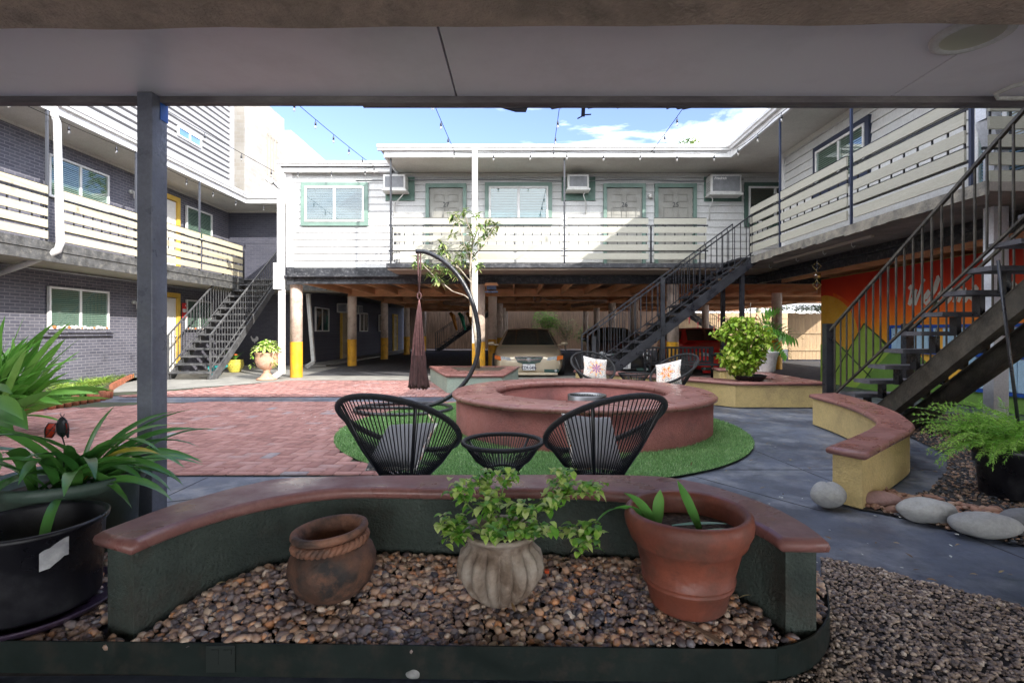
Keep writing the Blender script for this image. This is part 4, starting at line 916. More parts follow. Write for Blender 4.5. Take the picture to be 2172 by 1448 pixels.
def cushion_mat(name, seed):
    m = bpy.data.materials.new(name); m.use_nodes = True; N = m.node_tree.nodes; L = m.node_tree.links
    b = N['Principled BSDF']; b.inputs['Roughness'].default_value = .9
    t_ = N.new('ShaderNodeTexCoord'); s = N.new('ShaderNodeSeparateXYZ'); L.new(t_.outputs['Object'], s.inputs[0])
    def M_(op, a, b_=None, c=None):
        n = N.new('ShaderNodeMath'); n.operation = op
        for i, q in enumerate((a, b_, c)):
            if q is None: continue
            if isinstance(q, (int, float)): n.inputs[i].default_value = q
            else: L.new(q, n.inputs[i])
        return n.outputs[0]
    x, y = s.outputs[0], s.outputs[2]
    r = M_('SQRT', M_('ADD', M_('MULTIPLY', x, x), M_('MULTIPLY', y, y)))
    a = M_('ARCTAN2', y, x)
    pet = M_('MULTIPLY', M_('COSINE', M_('MULTIPLY', a, 8.0 if seed == 3 else 6.0)), .45 if seed == 3 else .3)
    f = M_('SUBTRACT', M_('MULTIPLY', r, 9.0), M_('ADD', pet, 0.0))
    ns = N.new('ShaderNodeTexNoise'); ns.inputs['Scale'].default_value = 9+seed; ns.inputs['Detail'].default_value = 2; ns.inputs['Distortion'].default_value = 2.5; L.new(t_.outputs['Object'], ns.inputs[0])
    f2 = M_('ADD', f, M_('MULTIPLY', ns.outputs['Fac'], .25))
    cr2 = N.new('ShaderNodeValToRGB'); cr2.color_ramp.interpolation = 'CONSTANT'; e = cr2.color_ramp.elements
    e[0].position = 0; e[0].color = (.18, .05, .35, 1) if seed == 3 else (.7, .62, .6, 1); e[1].position = .2 if seed != 3 else .3; e[1].color = (.75, .55, .28, 1) if seed == 3 else (.62, .17, .04, 1)
    for p, c in ((.36, (.75, .40, .16)), (.52, (.78, .74, .68)), (.60, (.55, .08, .04)), (.66, (.78, .75, .70))): q = e.new(p); q.color = c+(1,)
    L.new(M_('MULTIPLY', f2, .6), cr2.inputs[0])
    wv = M_('SINE', M_('MULTIPLY', M_('ADD', ns.outputs['Fac'], M_('MULTIPLY', r, .8)), 42.0))
    ln = M_('LESS_THAN', wv, -.72); outr_ = M_('GREATER_THAN', f2, .98)
    cr3 = N.new('ShaderNodeValToRGB'); cr3.color_ramp.interpolation = 'CONSTANT'; cr3.color_ramp.elements[0].color = (.02, .02, .05, 1); cr3.color_ramp.elements[1].position = .52; cr3.color_ramp.elements[1].color = (.6, .22, .05, 1)
    L.new(ns.outputs['Fac'], cr3.inputs[0])
    mxx = N.new('ShaderNodeMixRGB'); L.new(M_('MULTIPLY', ln, outr_), mxx.inputs[0]); L.new(cr2.outputs[0], mxx.inputs[1]); L.new(cr3.outputs[0], mxx.inputs[2])
    sd_ = M_('GREATER_THAN', s.outputs[1], .012)         # plain cloth on the back of the cushion
    mxy = N.new('ShaderNodeMixRGB'); L.new(sd_, mxy.inputs[0]); L.new(mxx.outputs[0], mxy.inputs[1]); mxy.inputs[2].default_value = (.22, .22, .23, 1)
    L.new(mxy.outputs[0], b.inputs['Base Color']); return m
def cushion(label, loc, rot, seed, size=.21):
    n = 18; V = []; F = []
    for side in (1, -1):
        for i in range(n+1):
            for k in range(n+1):
                a, b = i/n*2-1, k/n*2-1; e = (1-a**4)*(1-b**4); pin = 1-.10*(1-abs(a*b))*(max(abs(a), abs(b))**4)
                V.append((a*size*pin, side*(.065*max(e, 0)**.55)+.004*math.sin(a*7+seed)*e, b*size*pin))
    for s_ in (0, 1):
        o = s_*(n+1)**2
        for i in range(n):
            for k in range(n):
                f = (o+i*(n+1)+k, o+(i+1)*(n+1)+k, o+(i+1)*(n+1)+k+1, o+i*(n+1)+k+1); F.append(f if s_ else f[::-1])
    me = bpy.data.meshes.new('cushion'); me.from_pydata(V, [], F); me.update()
    o = link_mesh('cushion', me, cushion_mat('cushion_print', seed), None, True)
    o.location = loc; o.rotation_euler = [R(r_) for r_ in rot]; tag(o, label, 'cushion', 'patterned cushions in the woven chairs'); return o
# local y- side is the printed face; chairs face +y in their own frame, print looks forwards
cushion('patterned cushion slumped in the foreground left chair, pale back towards the camera', (-.79, 3.44, .425), (52, 6, 160), 1, .20)
cushion('patterned cushion upright in the foreground right chair, grey-white back towards the camera', (.49, 3.40, .46), (34, -8, 205), 2, .20)
cushion('white cushion with a purple star in the distant chair before the staircase', (1.32, 8.85, .54), (-24, 10, 10), 3, .22)
cushion('cushion with an orange flower print in the distant chair turned left', (2.38, 8.12, .52), (-30, -14, -38), 4, .22)

# hanging chair on curved stand
hg = thing('hanging_chair_stand', 'tall curved black tube stand with round foot on the turf, left of the fire pit', 'hanging chair stand', (-1.35, 7.7, 0))
arc = smooth_open([tuple(wp(px, py, 7.7)) for px, py in ((882, 533), (905, 535), (940, 553), (972, 585), (997, 628), (1011, 675), (1016, 725), (1008, 770), (988, 808), (958, 838), (925, 855), (900, 862))], 4)
MB().tube(arc, .034, 12).build('arched_tube', IRON, hg, True)
MB().tube([(-1.75+.72*math.cos(R(a)), 7.72+.60*math.sin(R(a)), .035) for a in range(0, 360, 8)], .028, 10, closed=True).build('foot_ring', IRON, hg, True)
MB().tube([(-1.40, 7.7, .05), (-2.45, 7.7, .05)], .026, 8).build('foot_bar', IRON, hg, True)
HX, HY = -1.51, 7.7
hm = thing('hammock_chair', 'maroon rope hammock chair hanging folded from the curved black stand', 'hammock chair', (HX, HY, .35))
MAR = mat('maroon_rope', (.055, .028, .028), (.12, .055, .055), 14, .9, bump=1, bscale=90, stretch=(3, 3, .6))
rp = MB(); rp.tube([(HX-.02, HY, 2.40), (HX-.015, HY, 2.1), (HX, HY, 1.80)], .014, 8).tube([(HX+.02, HY, 2.40), (HX+.022, HY, 2.1), (HX, HY, 1.80)], .010, 8)
rp.tube([(HX+.028*math.cos(a), HY, 1.74+.05*math.sin(a)) for a in [k*math.pi/8 for k in range(16)]], .011, 8, closed=True); rp.build('hanging_strap', MAR, hm, True)
st = MB()
for k in range(34):
    a = 2*math.pi*k/34; r1 = random.uniform(.75, 1.2)
    st.tube([(HX, HY, 1.70), (HX+.035*math.cos(a), HY+.03*math.sin(a), 1.5), (HX+.07*r1*math.cos(a)-.01, HY+.05*math.sin(a), 1.15), (HX+.10*r1*math.cos(a)-.01, HY+.06*math.sin(a), .84)], .0045, 5, caps=False)
st.build('suspension_cords', mat('maroon_cord', (.20, .09, .09), (.28, .14, .13), 20, .9), hm, True)
rb_ = lambda a, z: 1+.16*math.sin(7*a+z*5)+.09*math.sin(15*a-z*9)+.05*math.sin(23*a+z*3)
ti = Matrix.Diagonal((1, .6, 1)).to_3x3()
MB().lathe([(.02, 1.35), (.05, 1.15), (.078, .95), (.098, .82), (.112, .6), (.132, .42), (.142, .36), (.11, .37), (.0, .40)], HX-.01, HY, 72, rib=rb_, tilt=ti).build('folded_fabric', MAR, hm, True)
tf = MB()
for k in range(40):
    a = 2*math.pi*k/40; x, y = HX-.01+.13*math.cos(a), HY+.075*math.sin(a); tf.tube([(x, y, .40), (x+random.uniform(-.006, .006), y, .335+random.uniform(-.012, .012))], .008, 5)
tf.build('fringe', MAR, hm, True)
tag(MB().tube([(-1.56, 8.15, .02), (-1.13, 6.7, .02)], .014, 8).build('wooden_stick', mat('pale_stick', (.42, .33, .24), None), None, True), 'thin pale wooden stick lying on the turf by the hanging chair foot', 'stick')

# slatted garden bench
sb = thing('slatted_bench', 'dark slatted garden bench standing behind the planter wall in front of the red car', 'bench', (4.0, 12.1, 0))
BM = mat('dark_bench_paint', (.035, .037, .045), (.06, .062, .07), 4, .5)
x0, x1 = 3.05, 4.75; yb = 12.45
for z_ in (.782, .44): MB().box(x0, x1, yb-.02, yb+.02, z_, z_+.05).build('back_rail', BM, sb)
for xx in (x0, x1-.06): MB().box(xx, xx+.06, yb-.018, yb+.018, 0, .78).build('back_post', BM, sb)
for k in range(17): MB().box(x0+.10+k*.093, x0+.14+k*.093, yb-.012, yb+.012, .49, .78).build('slat', BM, sb)
for k in range(5): MB().box(x0+.02, x1-.02, yb-.13-k*.10, yb-.05-k*.10, .40, .43).build('seat_slat', BM, sb)
for x in (x0, x1-.05):
    MB().tube([(x+.02, yb-.01, .62), (x+.02, yb-.2, .64), (x+.02, yb-.42, .63), (x+.02, yb-.52, .58), (x+.02, yb-.54, .48), (x+.02, yb-.50, .35), (x+.02, yb-.52, 0)], .026, 8).build('arm', BM, sb, True)

# ================================================================ CARS (front towards the camera)
def carpaint(n, c): 
    m = mat(n, c, None, rough=.28, metal=.35, coat=.8); return m
TYRE = mat('tyre_rubber', (.012, .012, .013), None, rough=.8); CHROME = mat('chrome', (.7, .7, .72), None, rough=.12, metal=1)
CGL = mat('car_glass', (.018, .024, .022), None, rough=.05, spec=.8, coat=.5); LAMP = mat('headlamp', (.55, .58, .60), (.30, .32, .34), 30, .1, spec=1); AMB = mat('amber_lens', (.55, .14, .03), None, rough=.2)
def car(name, label, X, Y, paint, W=1.83, H=1.33, L=4.7, hood=.74, lights='slant', plate='', z0=0, short=False, rx=0):
    t = thing(name, label, 'car', (X, Y, z0)); hw = W/2
    k = hood/.74
    st = [(-.02, .66, .20, .50*k, .02), (.02, .80, .15, .57*k, .03), (.14, .87, .13, .62*k, .03), (.45, .93, .13, .665*k, .035), (.95, .97, .13, .73*k, .04), (1.35, .985, .13, .79*k, .04), (1.9, .99, .13, .84*k, .03), (L*.7, .985, .13, .87*k, .02), (L-.5, .93, .15, .86*k, .02), (L-.05, .84, .2, .80*k, .02), (L, .74, .26, .74*k, .01)]
    V = []; F = []
    for (y, w_, zb, zt, crn) in st:
        w_ = w_*hw
        half = [(0, zb), (.72*w_, zb), (.92*w_, zb+.04), (.985*w_, zb+.14), (w_, zb+(zt-zb)*.45), (.985*w_, zb+(zt-zb)*.72), (.93*w_, zt-.045), (.84*w_, zt-.008), (.45*w_, zt+crn), (0, zt+crn*1.3)]
        V += [(x, y, z) for x, z in half]+[(-x, y, z) for x, z in half[-2:0:-1]]
    n = 18
    for i in range(len(st)-1):
        for q in range(n): F.append((i*n+q, (i+1)*n+q, (i+1)*n+(q+1) % n, i*n+(q+1) % n)[::-1])
    F.append(tuple(range(n))[::-1]); F.append(tuple(range((len(st)-1)*n, len(st)*n)))
    V = [(x+X, y+Y, z+z0) for x, y, z in V]
    body = MB().add(V, F).build('body', paint, t, True); sm = body.modifiers.new('s', 'SUBSURF'); sm.levels = sm.render_levels = 2
    zc = .82*k; yA = 1.18; 
    cab = [(yA, .80*hw, zc-.02, .01), (1.95, .62*hw, H-.045, .04), (2.25, .62*hw, H-.012, .05), (3.2, .62*hw, H-.01, .05), (3.7, .64*hw, H-.08, .04), (L-.55, .74*hw, zc+.02, .02)]
    # cabin shell
    V = []; F = []
    for (y, w_, z, c) in cab:
        wb = .86*hw
        row = [(wb, zc-.06), (w_+(wb-w_)*.06, z-.03 if z > zc+.1 else zc-.03), (w_*.9, z), (0, z+c*.6), (-w_*.9, z), (-(w_+(wb-w_)*.06), z-.03 if z > zc+.1 else zc-.03), (-wb, zc-.06)]
        V += [(x+X, y+Y, zz+z0) for x, zz in row]
    m_ = 7
    for i in range(len(cab)-1):
        for q in range(m_-1): F.append((i*m_+q, i*m_+q+1, (i+1)*m_+q+1, (i+1)*m_+q)[::-1])
    MB().add(V, F).build('cabin', paint, t, True)
    # windscreen: glass sheet proud of the shell
    ws = []; nx = 10; ny = 5
    for a in range(ny+1):
        f = a/ny; y = yA+.05+(1.93-yA-.07)*f; z = zc+.015+(H-.075-zc)*f; w_ = (.76+(.585-.76)*f)*hw
        for b_ in range(nx+1): g = b_/nx*2-1; ws.append((X+g*w_, Y+y-.022-.05*(1-g*g)*.5, z+z0+.012+.02*(1-g*g)*(f)))
    MB().add(ws, [(a*(nx+1)+b_, a*(nx+1)+b_+1, (a+1)*(nx+1)+b_+1, (a+1)*(nx+1)+b_) for a in range(ny) for b_ in range(nx)]).build('windscreen', CGL, t, True)
    for s in (-1, 1):
        P = [(s*(.865*hw), 1.55, zc), (s*.66*hw, 2.05, H-.10), (s*.655*hw, 3.3, H-.10), (s*.85*hw, 3.9, zc+.03)]
        MB().add([(x+X+s*.012, y+Y, z+z0) for x, y, z in P], [(0, 1, 2, 3)]).build('side_window', CGL, t)
        mr = MB().lathe([(0, -.055), (.05, -.045), (.075, 0), (.05, .05), (0, .06)], 0, 0, 12)
        mr.v = [(X+s*(hw+.06)+v[0]*1.45, Y+1.5+v[1]*.8, z0+zc+.06+v[2]) for v in mr.v]; mr.bar((X+s*hw*.86, Y+1.52, z0+zc+.02), (X+s*(hw+.02), Y+1.5, z0+zc+.03), .04); mr.build('mirror', paint, t, True)
        for yy in (.95, L-.95):
            w_ = MB().tube([(X+s*(hw-.20), Y+yy, z0+.32), (X+s*(hw-.01), Y+yy, z0+.32)], .315, 24).build('wheel', TYRE, t)
            MB().tube([(X+s*(hw-.01), Y+yy, z0+.32), (X+s*(hw+.002), Y+yy, z0+.32)], .20, 16).build('rim', GREY, w_)
    FCc = Face((X, Y-.035, z0), (1, 0, 0), (0, -1, 0))
    hz = .50*k
    if lights == 'slant':
        for s in (-1, 1):
            o = [(s*.46*hw*1.0, hz-.02), (s*.50*hw, hz+.055), (s*.74*hw, hz+.085), (s*.72*hw, hz-.035)]
            V = [(X+x, Y-.03+.16*max(0, abs(x)/hw-.35)**1.3, z0+z) for x, z in o]+[(X+x, Y+.2, z0+z) for x, z in o]
            h_ = MB().add(V, [(0, 1, 2, 3), (0, 4, 5, 1), (1, 5, 6, 2), (2, 6, 7, 3), (3, 7, 4, 0)]).build('headlight', LAMP, t)
            o = [(s*.725*hw, hz-.033), (s*.745*hw, hz+.086), (s*.90*hw, hz+.10), (s*.895*hw, hz+.01)]
            V = [(X+x, Y+.0+.45*max(0, abs(x)/hw-.70), z0+z) for x, z in o]+[(X+x, Y+.35, z0+z) for x, z in o]
            MB().add(V, [(0, 1, 2, 3), (0, 4, 5, 1), (1, 5, 6, 2), (2, 6, 7, 3), (3, 7, 4, 0)]).build('indicator', AMB, h_)
        g = MB().fpoly(FCc, [(-.37, hz+.065), (.37, hz+.065), (.30, hz-.07), (.12, hz-.115), (0, hz-.125), (-.12, hz-.115), (-.30, hz-.07)], 0, .012).build('grille', DARKIN, t)
        gb = MB()
        for zz, w_ in ((hz+.035, .345), (hz+.012, .33), (hz-.012, .315), (hz-.036, .30), (hz-.06, .27)): gb.fbox(FCc, -w_, w_, zz-.003, zz+.003, .0125, .017)
        gb.fbox(FCc, -.38, .38, hz+.066, hz+.085, .004, .02).fpoly(FCc, [(-.33, hz+.012), (.33, hz+.012), (.32, hz-.012), (.09, hz-.02), (-.09, hz-.02), (-.32, hz-.012)], .0175, .022)
        gb.build('grille_bars', CHROME, g)
        em = MB().tube([FCc.p(.05*math.cos(a), hz-.008+.045*math.sin(a), .028) for a in [k2*math.pi/12 for k2 in range(24)]], .006, 6, closed=True)
        em.bar(FCc.p(-.028, hz-.045, .028), FCc.p(-.008, hz+.03, .028), .012).bar(FCc.p(.028, hz-.045, .028), FCc.p(.008, hz+.03, .028), .012).bar(FCc.p(-.016, hz-.012, .028), FCc.p(.016, hz-.012, .028), .009)
        em.build('emblem', CHROME, g, True)
    else:
        for s in (-1, 1):
            h_ = MB().tube([(X+s*rx, Y-.07, z0+hz+.02), (X+s*rx, Y+.12, z0+hz+.02)], .095, 24).build('headlight', LAMP, t)
            MB().tube([(X+s*rx+.098*math.cos(a), Y-.072, z0+hz+.02+.098*math.sin(a)) for a in [k2*math.pi/14 for k2 in range(28)]], .011, 6, closed=True).build('headlight_ring', CHROME, h_, True)
            MB().tube([(X+s*(rx-.02), Y-.05, z0+hz-.14), (X+s*(rx-.02), Y+.1, z0+hz-.14)], .035, 14).build('indicator', AMB, t)
        g = MB().fpoly(FCc, [(-.34, hz+.06), (.34, hz+.06), (.30, hz-.10), (-.30, hz-.10)], 0, .012).build('grille', DARKIN, t)
        MB().fbox(FCc, -.33, .33, hz+.0, hz+.012, .0125, .02).fbox(FCc, -.32, .32, hz-.05, hz-.038, .0125, .02).build('grille_bars', CHROME, g)
    for s in (-1, 1):
        a, c_ = (.40, .78) if s > 0 else (-.78, -.40)
        MB().fbox(FCc, a*hw, c_*hw, .185, .255, -.06, .012).build('lower_grille', DARKIN, t)
        MB().tube([FCc.p(s*.70*hw, .22, .010), FCc.p(s*.70*hw, .22, .022)], .036, 14).build('fog_lamp', LAMP, t)
    MB().fbox(FCc, -hw*.75, hw*.75, .10, .16, -.05, .0).build('front_lip', paint, t, bevel=.01)
    if plate:
        p = MB().fbox(FCc, -.165, .165, .235, .40, .02, .028).build('number_plate', mat('plate_white', (.7, .7, .7), None, rough=.4), t, bevel=.004)
        MB().fbox(FCc, -.17, .17, .230, .2345, .018, .032).fbox(FCc, -.17, .17, .4005, .406, .018, .032).fbox(FCc, -.175, -.1655, .23, .406, .018, .032).fbox(FCc, .1655, .175, .23, .406, .018, .032).build('plate_frame', IRON, p)
        text_mesh(plate, .115, FCc, 0, .262, .0295, p, mat('plate_ink', (.02, .02, .06), None), 'plate_number', bold=.002, sx=.78)
        text_mesh('TEXAS', .03, FCc, 0, .37, .0295, p, MATS['plate_ink'], 'plate_state')
    return t
car('parked_car', 'gold beige sedan parked in the carport between the white post and the staircase', .26, 13.45, carpaint('gold_paint', (.55, .46, .33)), 2.02, 1.34, 4.75, .76, plate='CDR·0406', z0=-.05)
car('parked_car', 'bright red car parked behind the slatted bench in the carport', 5.80, 14.2, carpaint('red_paint', (.75, .018, .02)), 1.84, 1.36, 4.5, .86, z0=-.05)
car('parked_car', 'black small car with round headlights parked behind the black staircase', 2.88, 13.95, carpaint('black_paint', (.018, .018, .022)), 1.70, 1.38, 3.8, .86, 'round', '0932', z0=-.05, rx=.60)

# ================================================================ AIR CONDITIONERS
def ac(label, u0, u1, z0, z1, drop, brand=None, hose=1):
    t = thing('air_conditioner', label, 'air conditioner', FC.p((u0+u1)/2, z0, .2), 'window air conditioners on the upper storey')
    d = .40
    MB().fbox(FC, u0, u1, z0, z1, .051, d).build('case', PLASTW, t, bevel=.012)
    MB().fbox(FC, u0+.05, u1-.05, z0+.05, z1-.05, d-.002, d+.006).build('grille', mat('grille_grey', (.16, .17, .18), (.24, .25, .27), 9, .6), t)
    f = MB(); k = 0; z = z0+.07
    while z < z1-.06: f.fbox(FC, u0+.055, u1-.055, z, z+.006, d+.006, d+.010); z += .02
    f.build('fins', mat('fin_grey', (.35, .36, .38), None), t)
    MB().fbox(FC, u0-.03, u1+.03, z0-.045, z0-.003, .06, d+.03).build('drip_tray', PLASTW, t, bevel=.004)
    sv = MB()
    for k in range(6): sv.fbox(FC, u0-.004, u0-.001, z0+.07+.045*k, z0+.085+.045*k, .12, d-.06)
    sv.build('side_vents', GREY, t)
    x = u1-.06 if hose > 0 else u0+.06
    MB().tube([FC.p(x, z0-.03, .25), FC.p(x-.06*hose, z0-.12, .22), FC.p(x-.30*hose if drop else x+.03, z0-.30, .08), FC.p(x-.31*hose if drop else x+.02, z0-.60, .06)], .014, 6).build('hose', PLASTW, t, True)
    if brand: text_mesh(brand, .085, FC, u0+.08, z1-.13, d+.0115, t, mat('badge_white', (.8, .8, .8), None), 'brand_badge', 'LEFT', .3, .004, .003)
for yy, lab in ((21.2, 'white air conditioner box on the dark carport wall, nearer one'), (24.9-2.2, 'white air conditioner box on the dark carport wall, farther one')):
    t_ = thing('air_conditioner', lab, 'air conditioner', (-7.3, yy, 2.0), 'air conditioners on the carport wall')
    MB().box(-7.49, -7.05, yy-.3, yy+.3, 1.98, 2.36).build('case', PLASTW, t_, bevel=.01)
    MB().box(-7.42, -7.1, yy-.308, yy-.301, 2.03, 2.31).box(-7.049, -7.042, yy-.25, yy+.25, 2.03, 2.31).build('grille', GREY, t_)
ac('small air conditioner beside door 27 with a bent drain pipe', -3.42, -2.86, 4.78, 5.15, True)
ac('narrow air conditioner left of door 26 under the eave', 1.22, 1.76, 4.80, 5.15, False)
ac('largest air conditioner, right of door 25, with a grey front grille', 4.82, 5.60, 4.68, 5.15, False, 'Friedrich', -1)

# ================================================================ STRING LIGHTS
def string_lights(label, pts, spacing, sag=0, start=.3):
    t = thing('string_lights', label, 'string lights', tuple(pts[0]), 'strings of clear bulbs over the courtyard')
    P = []; pts = [Vector(p) for p in pts]
    for a, b in zip(pts[:-1], pts[1:]):
        for k in range(14): f = k/14; q = a.lerp(b, f); q.z -= sag*4*f*(1-f); P.append(q)
    P.append(pts[-1]); MB().tube(P, .006, 5).build('cable', CABLE, t, True)
    acc = start; 
    for a, b in zip(P[:-1], P[1:]):
        l = (b-a).length
        while acc < l:
            q = a.lerp(b, acc/l)
            s = MB().tube([q+Vector((0, 0, .0)), q-Vector((0, 0, .05)), q-Vector((0, 0, .055)), q-Vector((0, 0, .11))], [.006, .006, .018, .02], 8).build('socket', IRON, t, True)
            MB().tube([q-Vector((0, 0, h)) for h in (.11, .13, .155, .175, .185)], [.014, .024, .026, .016, .004], 10).build('bulb', BULBG, s, True)
            acc += spacing
        acc -= l
CABLE = mat('cable_rubber', (.012, .012, .012), None, rough=.95, spec=.05)
BULBG = glass_mat('clear_bulb', (.92, .9, .86), .25)
string_lights('string of bulbs crossing the sky on the left down to the left siding roof', [(-4.3, 3, 5.35), (-3.66, 12.95, 5.38)], .80, .16)
string_lights('string of bulbs crossing the sky just left of the white post', [(-1.62, 3, 5.40), (-1.49, 11.85, 5.36)], .9, .10, .6)
string_lights('string of bulbs hanging nearly vertical in the view at the centre of the sky', [(.60, 3, 5.40), (.79, 11.85, 5.36)], .9, .12, .5)
string_lights('string of bulbs crossing the cloudy sky on the right', [(2.85, 3, 5.45), (3.06, 11.82, 5.35)], .9, .12, .4)
string_lights('string of bulbs crossing in front of the grey metal siding', [(-7.0, 3, 5.5), (-6.2, 12.9, 5.25)], 1.2, .08, .2)
string_lights('string of bulbs under the left roof fascia', [(-8.62, 6, 5.22), (-8.62, 11.6, 5.22), (-8.62, 16.1, 5.24), (-6.3, 16.15, 5.22)], 1.15, .07, .3)
string_lights('string of bulbs along the left part of the white fascia', [(-5.9, 12.9, 5.28), (-3.7, 12.9, 5.34)], .85, .03, .3)
string_lights('string of bulbs along the white fascia beside the post and door 27', [(-1.49, 11.8, 5.35), (.79, 11.8, 5.37), (3.06, 11.8, 5.35), (4.8, 11.75, 5.32)], .85, .03, .9)
string_lights('string of bulbs along the right roof fascia', [(4.9, 11.5, 5.33), (4.9, 9.8, 5.3), (4.9, 7.2, 5.35)], .95, .05, .1)

# ================================================================ PEBBLES AND STONES
def ico(sub):
    import bmesh
    bm_ = bmesh.new(); bmesh.ops.create_icosphere(bm_, subdivisions=sub, radius=1)
    V = np.array([v.co[:] for v in bm_.verts]); F = np.array([[v.index for v in f.verts] for f in bm_.faces]); bm_.free(); return V, F
def pts_in(poly, n, avoid=None):
    P = np.array(poly); x0, y0 = P.min(0); x1, y1 = P.max(0); Q = np.stack([rng.uniform(x0, x1, n), rng.uniform(y0, y1, n)], 1)
    def inside(P, Q):
        c = np.zeros(len(Q), bool); j = len(P)-1
        for i in range(len(P)):
            xi, yi, xj, yj = P[i][0], P[i][1], P[j][0], P[j][1]
            c ^= ((yi > Q[:, 1]) != (yj > Q[:, 1])) & (Q[:, 0] < (xj-xi)*(Q[:, 1]-yi)/((yj-yi) or 1e-9)+xi); j = i
        return c
    k = inside(P, Q)
    for a in (avoid or []): k &= ~inside(np.array(a), Q)
    return Q[k]
def pebbles(name, Q, smin, smax, zf, m, sub=2, flat=.6, label=None, cat=None, power=1.6, tones=None):
    V0, F0 = ico(sub); n = len(Q); nv = len(V0)
    s = smin+(smax-smin)*rng.uniform(0, 1, n)**power
    sc3 = np.stack([s*rng.uniform(.8, 1.3, n), s*rng.uniform(.65, 1.0, n), s*flat*rng.uniform(.7, 1.2, n)], 1)
    dis = 1+.16*np.sin(V0 @ rng.normal(0, 2.2, (3, n))+rng.uniform(0, 6, n)).T+.09*np.sin(V0 @ rng.normal(0, 4, (3, n))+rng.uniform(0, 6, n)).T   # n x nv
    V = V0[None]*dis[..., None]*sc3[:, None]
    a = rng.uniform(0, 2*np.pi, n); b = rng.normal(0, .35, n)
    y_ = V[..., 1]*np.cos(b)[:, None]-V[..., 2]*np.sin(b)[:, None]; z_ = V[..., 1]*np.sin(b)[:, None]+V[..., 2]*np.cos(b)[:, None]
    x_ = V[..., 0]*np.cos(a)[:, None]-y_*np.sin(a)[:, None]; y2 = V[..., 0]*np.sin(a)[:, None]+y_*np.cos(a)[:, None]
    zz = zf(Q[:, 0], Q[:, 1])+s*flat*rng.uniform(.1, .9, n)
    W = np.stack([x_+Q[:, 0:1], y2+Q[:, 1:2], z_+zz[:, None]], 2).reshape(-1, 3)
    F = (F0[None]+(np.arange(n)*nv)[:, None, None]).reshape(-1, 3)
    T = np.repeat(rng.uniform(0, 1, n) if tones is None else tones, nv)
    o = npmesh(name, W, F, m, None, True, T); o['kind'] = 'stuff'; tag(o, label, cat); return o
PEB = tone_mat('river_pebble', [(0, (.06, .055, .065)), (.2, (.20, .145, .13)), (.38, (.36, .23, .16)), (.5, (.17, .16, .18)), (.66, (.46, .28, .18)), (.8, (.55, .43, .33)), (.92, (.56, .24, .10)), (1, (.68, .61, .52))], .38, .3, 120, .5, 0, .12, 60)
PEB2 = tone_mat('fine_pebble', [(0, (.06, .05, .05)), (.3, (.30, .22, .17)), (.5, (.44, .33, .25)), (.7, (.18, .15, .15)), (.85, (.56, .42, .31)), (1, (.65, .55, .46))], .5, .3, 120, .5, 0, .1, 60)
PEB3 = tone_mat('dark_chippings', [(0, (.03, .035, .045)), (.45, (.07, .075, .09)), (.6, (.20, .13, .10)), (.8, (.30, .17, .11)), (1, (.36, .27, .20))], .6, .3, 120, .5, 0, .1, 60)
edge = [at(px, py, .115) for px, py in ((-60, 1357), (400, 1362), (1100, 1370), (1590, 1375), (1650, 1371), (1700, 1358), (1738, 1335), (1757, 1300), (1756, 1262), (1748, 1230))]
edge_s = smooth_open(edge, 6)
bedpoly = edge+[at(1700, 1150, .15), (1.1, 2.6), (-1.6, 2.7), (-2.9, 2.6), (-2.9, 1.8)]
zbed = lambda x, y: .085+.045*np.exp(-((x-.655)**2+(y-1.97)**2)/.09)+.045*np.clip((y-1.85)/.5, 0, 1)+.012*np.sin(x*5+1)*np.cos(y*6)+.035*np.exp(-((x+1.0)**2+(y-2.0)**2)/.12)
o = sheet('gravel_bed_soil', bedpoly, .075, mat('dark_grit', (.03, .026, .024), (.06, .05, .045), 30, .95))
Q = pts_in(offset_poly(bedpoly, .016), 25000, [front_bench_poly])
Q = Q[Q[:, 1] < 2.62]
big = Q[:int(len(Q)*.62)]; small = Q[int(len(Q)*.62):]
pebbles('river_gravel', big, .0075, .0215, zbed, PEB, 2, .7, 'mixed brown, orange and grey river gravel in the foreground bed', 'gravel', tones=np.where((big[:, 1] > 2.12+.1*np.sin(big[:, 0]*4)) & (rng.uniform(0, 1, len(big)) < .65), rng.uniform(.55, .97, len(big)), rng.uniform(0, 1, len(big))))
pebbles('river_gravel', small, .005, .010, lambda x, y: zbed(x, y)+.004, PEB, 1, .7, 'small gravel chips between the foreground river pebbles', 'gravel')
fg = [(.75, 1.2), (.82, 1.735), (.96, 1.765), (1.09, 1.84), (1.195, 1.96), (1.27, 2.10), (1.345, 2.25), at(1740, 1180), at(1850, 1203), at(1955, 1232), at(2080, 1262), at(2240, 1305), (3.2, 1.6), (2.6, 1.1)]
sheet('fine_gravel_soil', fg, -.002, MATS['dark_grit'])
Q = pts_in(fg, 30000)
pebbles('fine_gravel', Q, .005, .0125, lambda x, y: 0*x+.001, PEB2, 1, .6, 'fine brown and grey gravel in the lower right beside the slate path', 'gravel')
rg = [at(1828, 1078), at(1900, 1092), at(2010, 1120), at(2140, 1150), at(2260, 1165), (5.6, 3.4), (6.9, 5.4), (6.4, 7.4), (4.2, 7.2), (4.6, 6.2), (4.2, 5.0), (3.7, 4.4), (3.1, 3.85)]
sheet('chipping_bed_soil', rg, -.002, MATS['dark_grit'])
Q = pts_in(rg, 26000, [yb_poly])
pebbles('dark_chippings', Q, .006, .018, lambda x, y: 0*x+.002, PEB3, 1, .6, 'black and orange-brown stone chippings behind the curved yellow bench', 'gravel')
Q = pts_in([at(1835, 1075), at(1930, 1098), at(2160, 1140), at(2172, 1100), at(1990, 1060), at(1870, 1040)], 420)
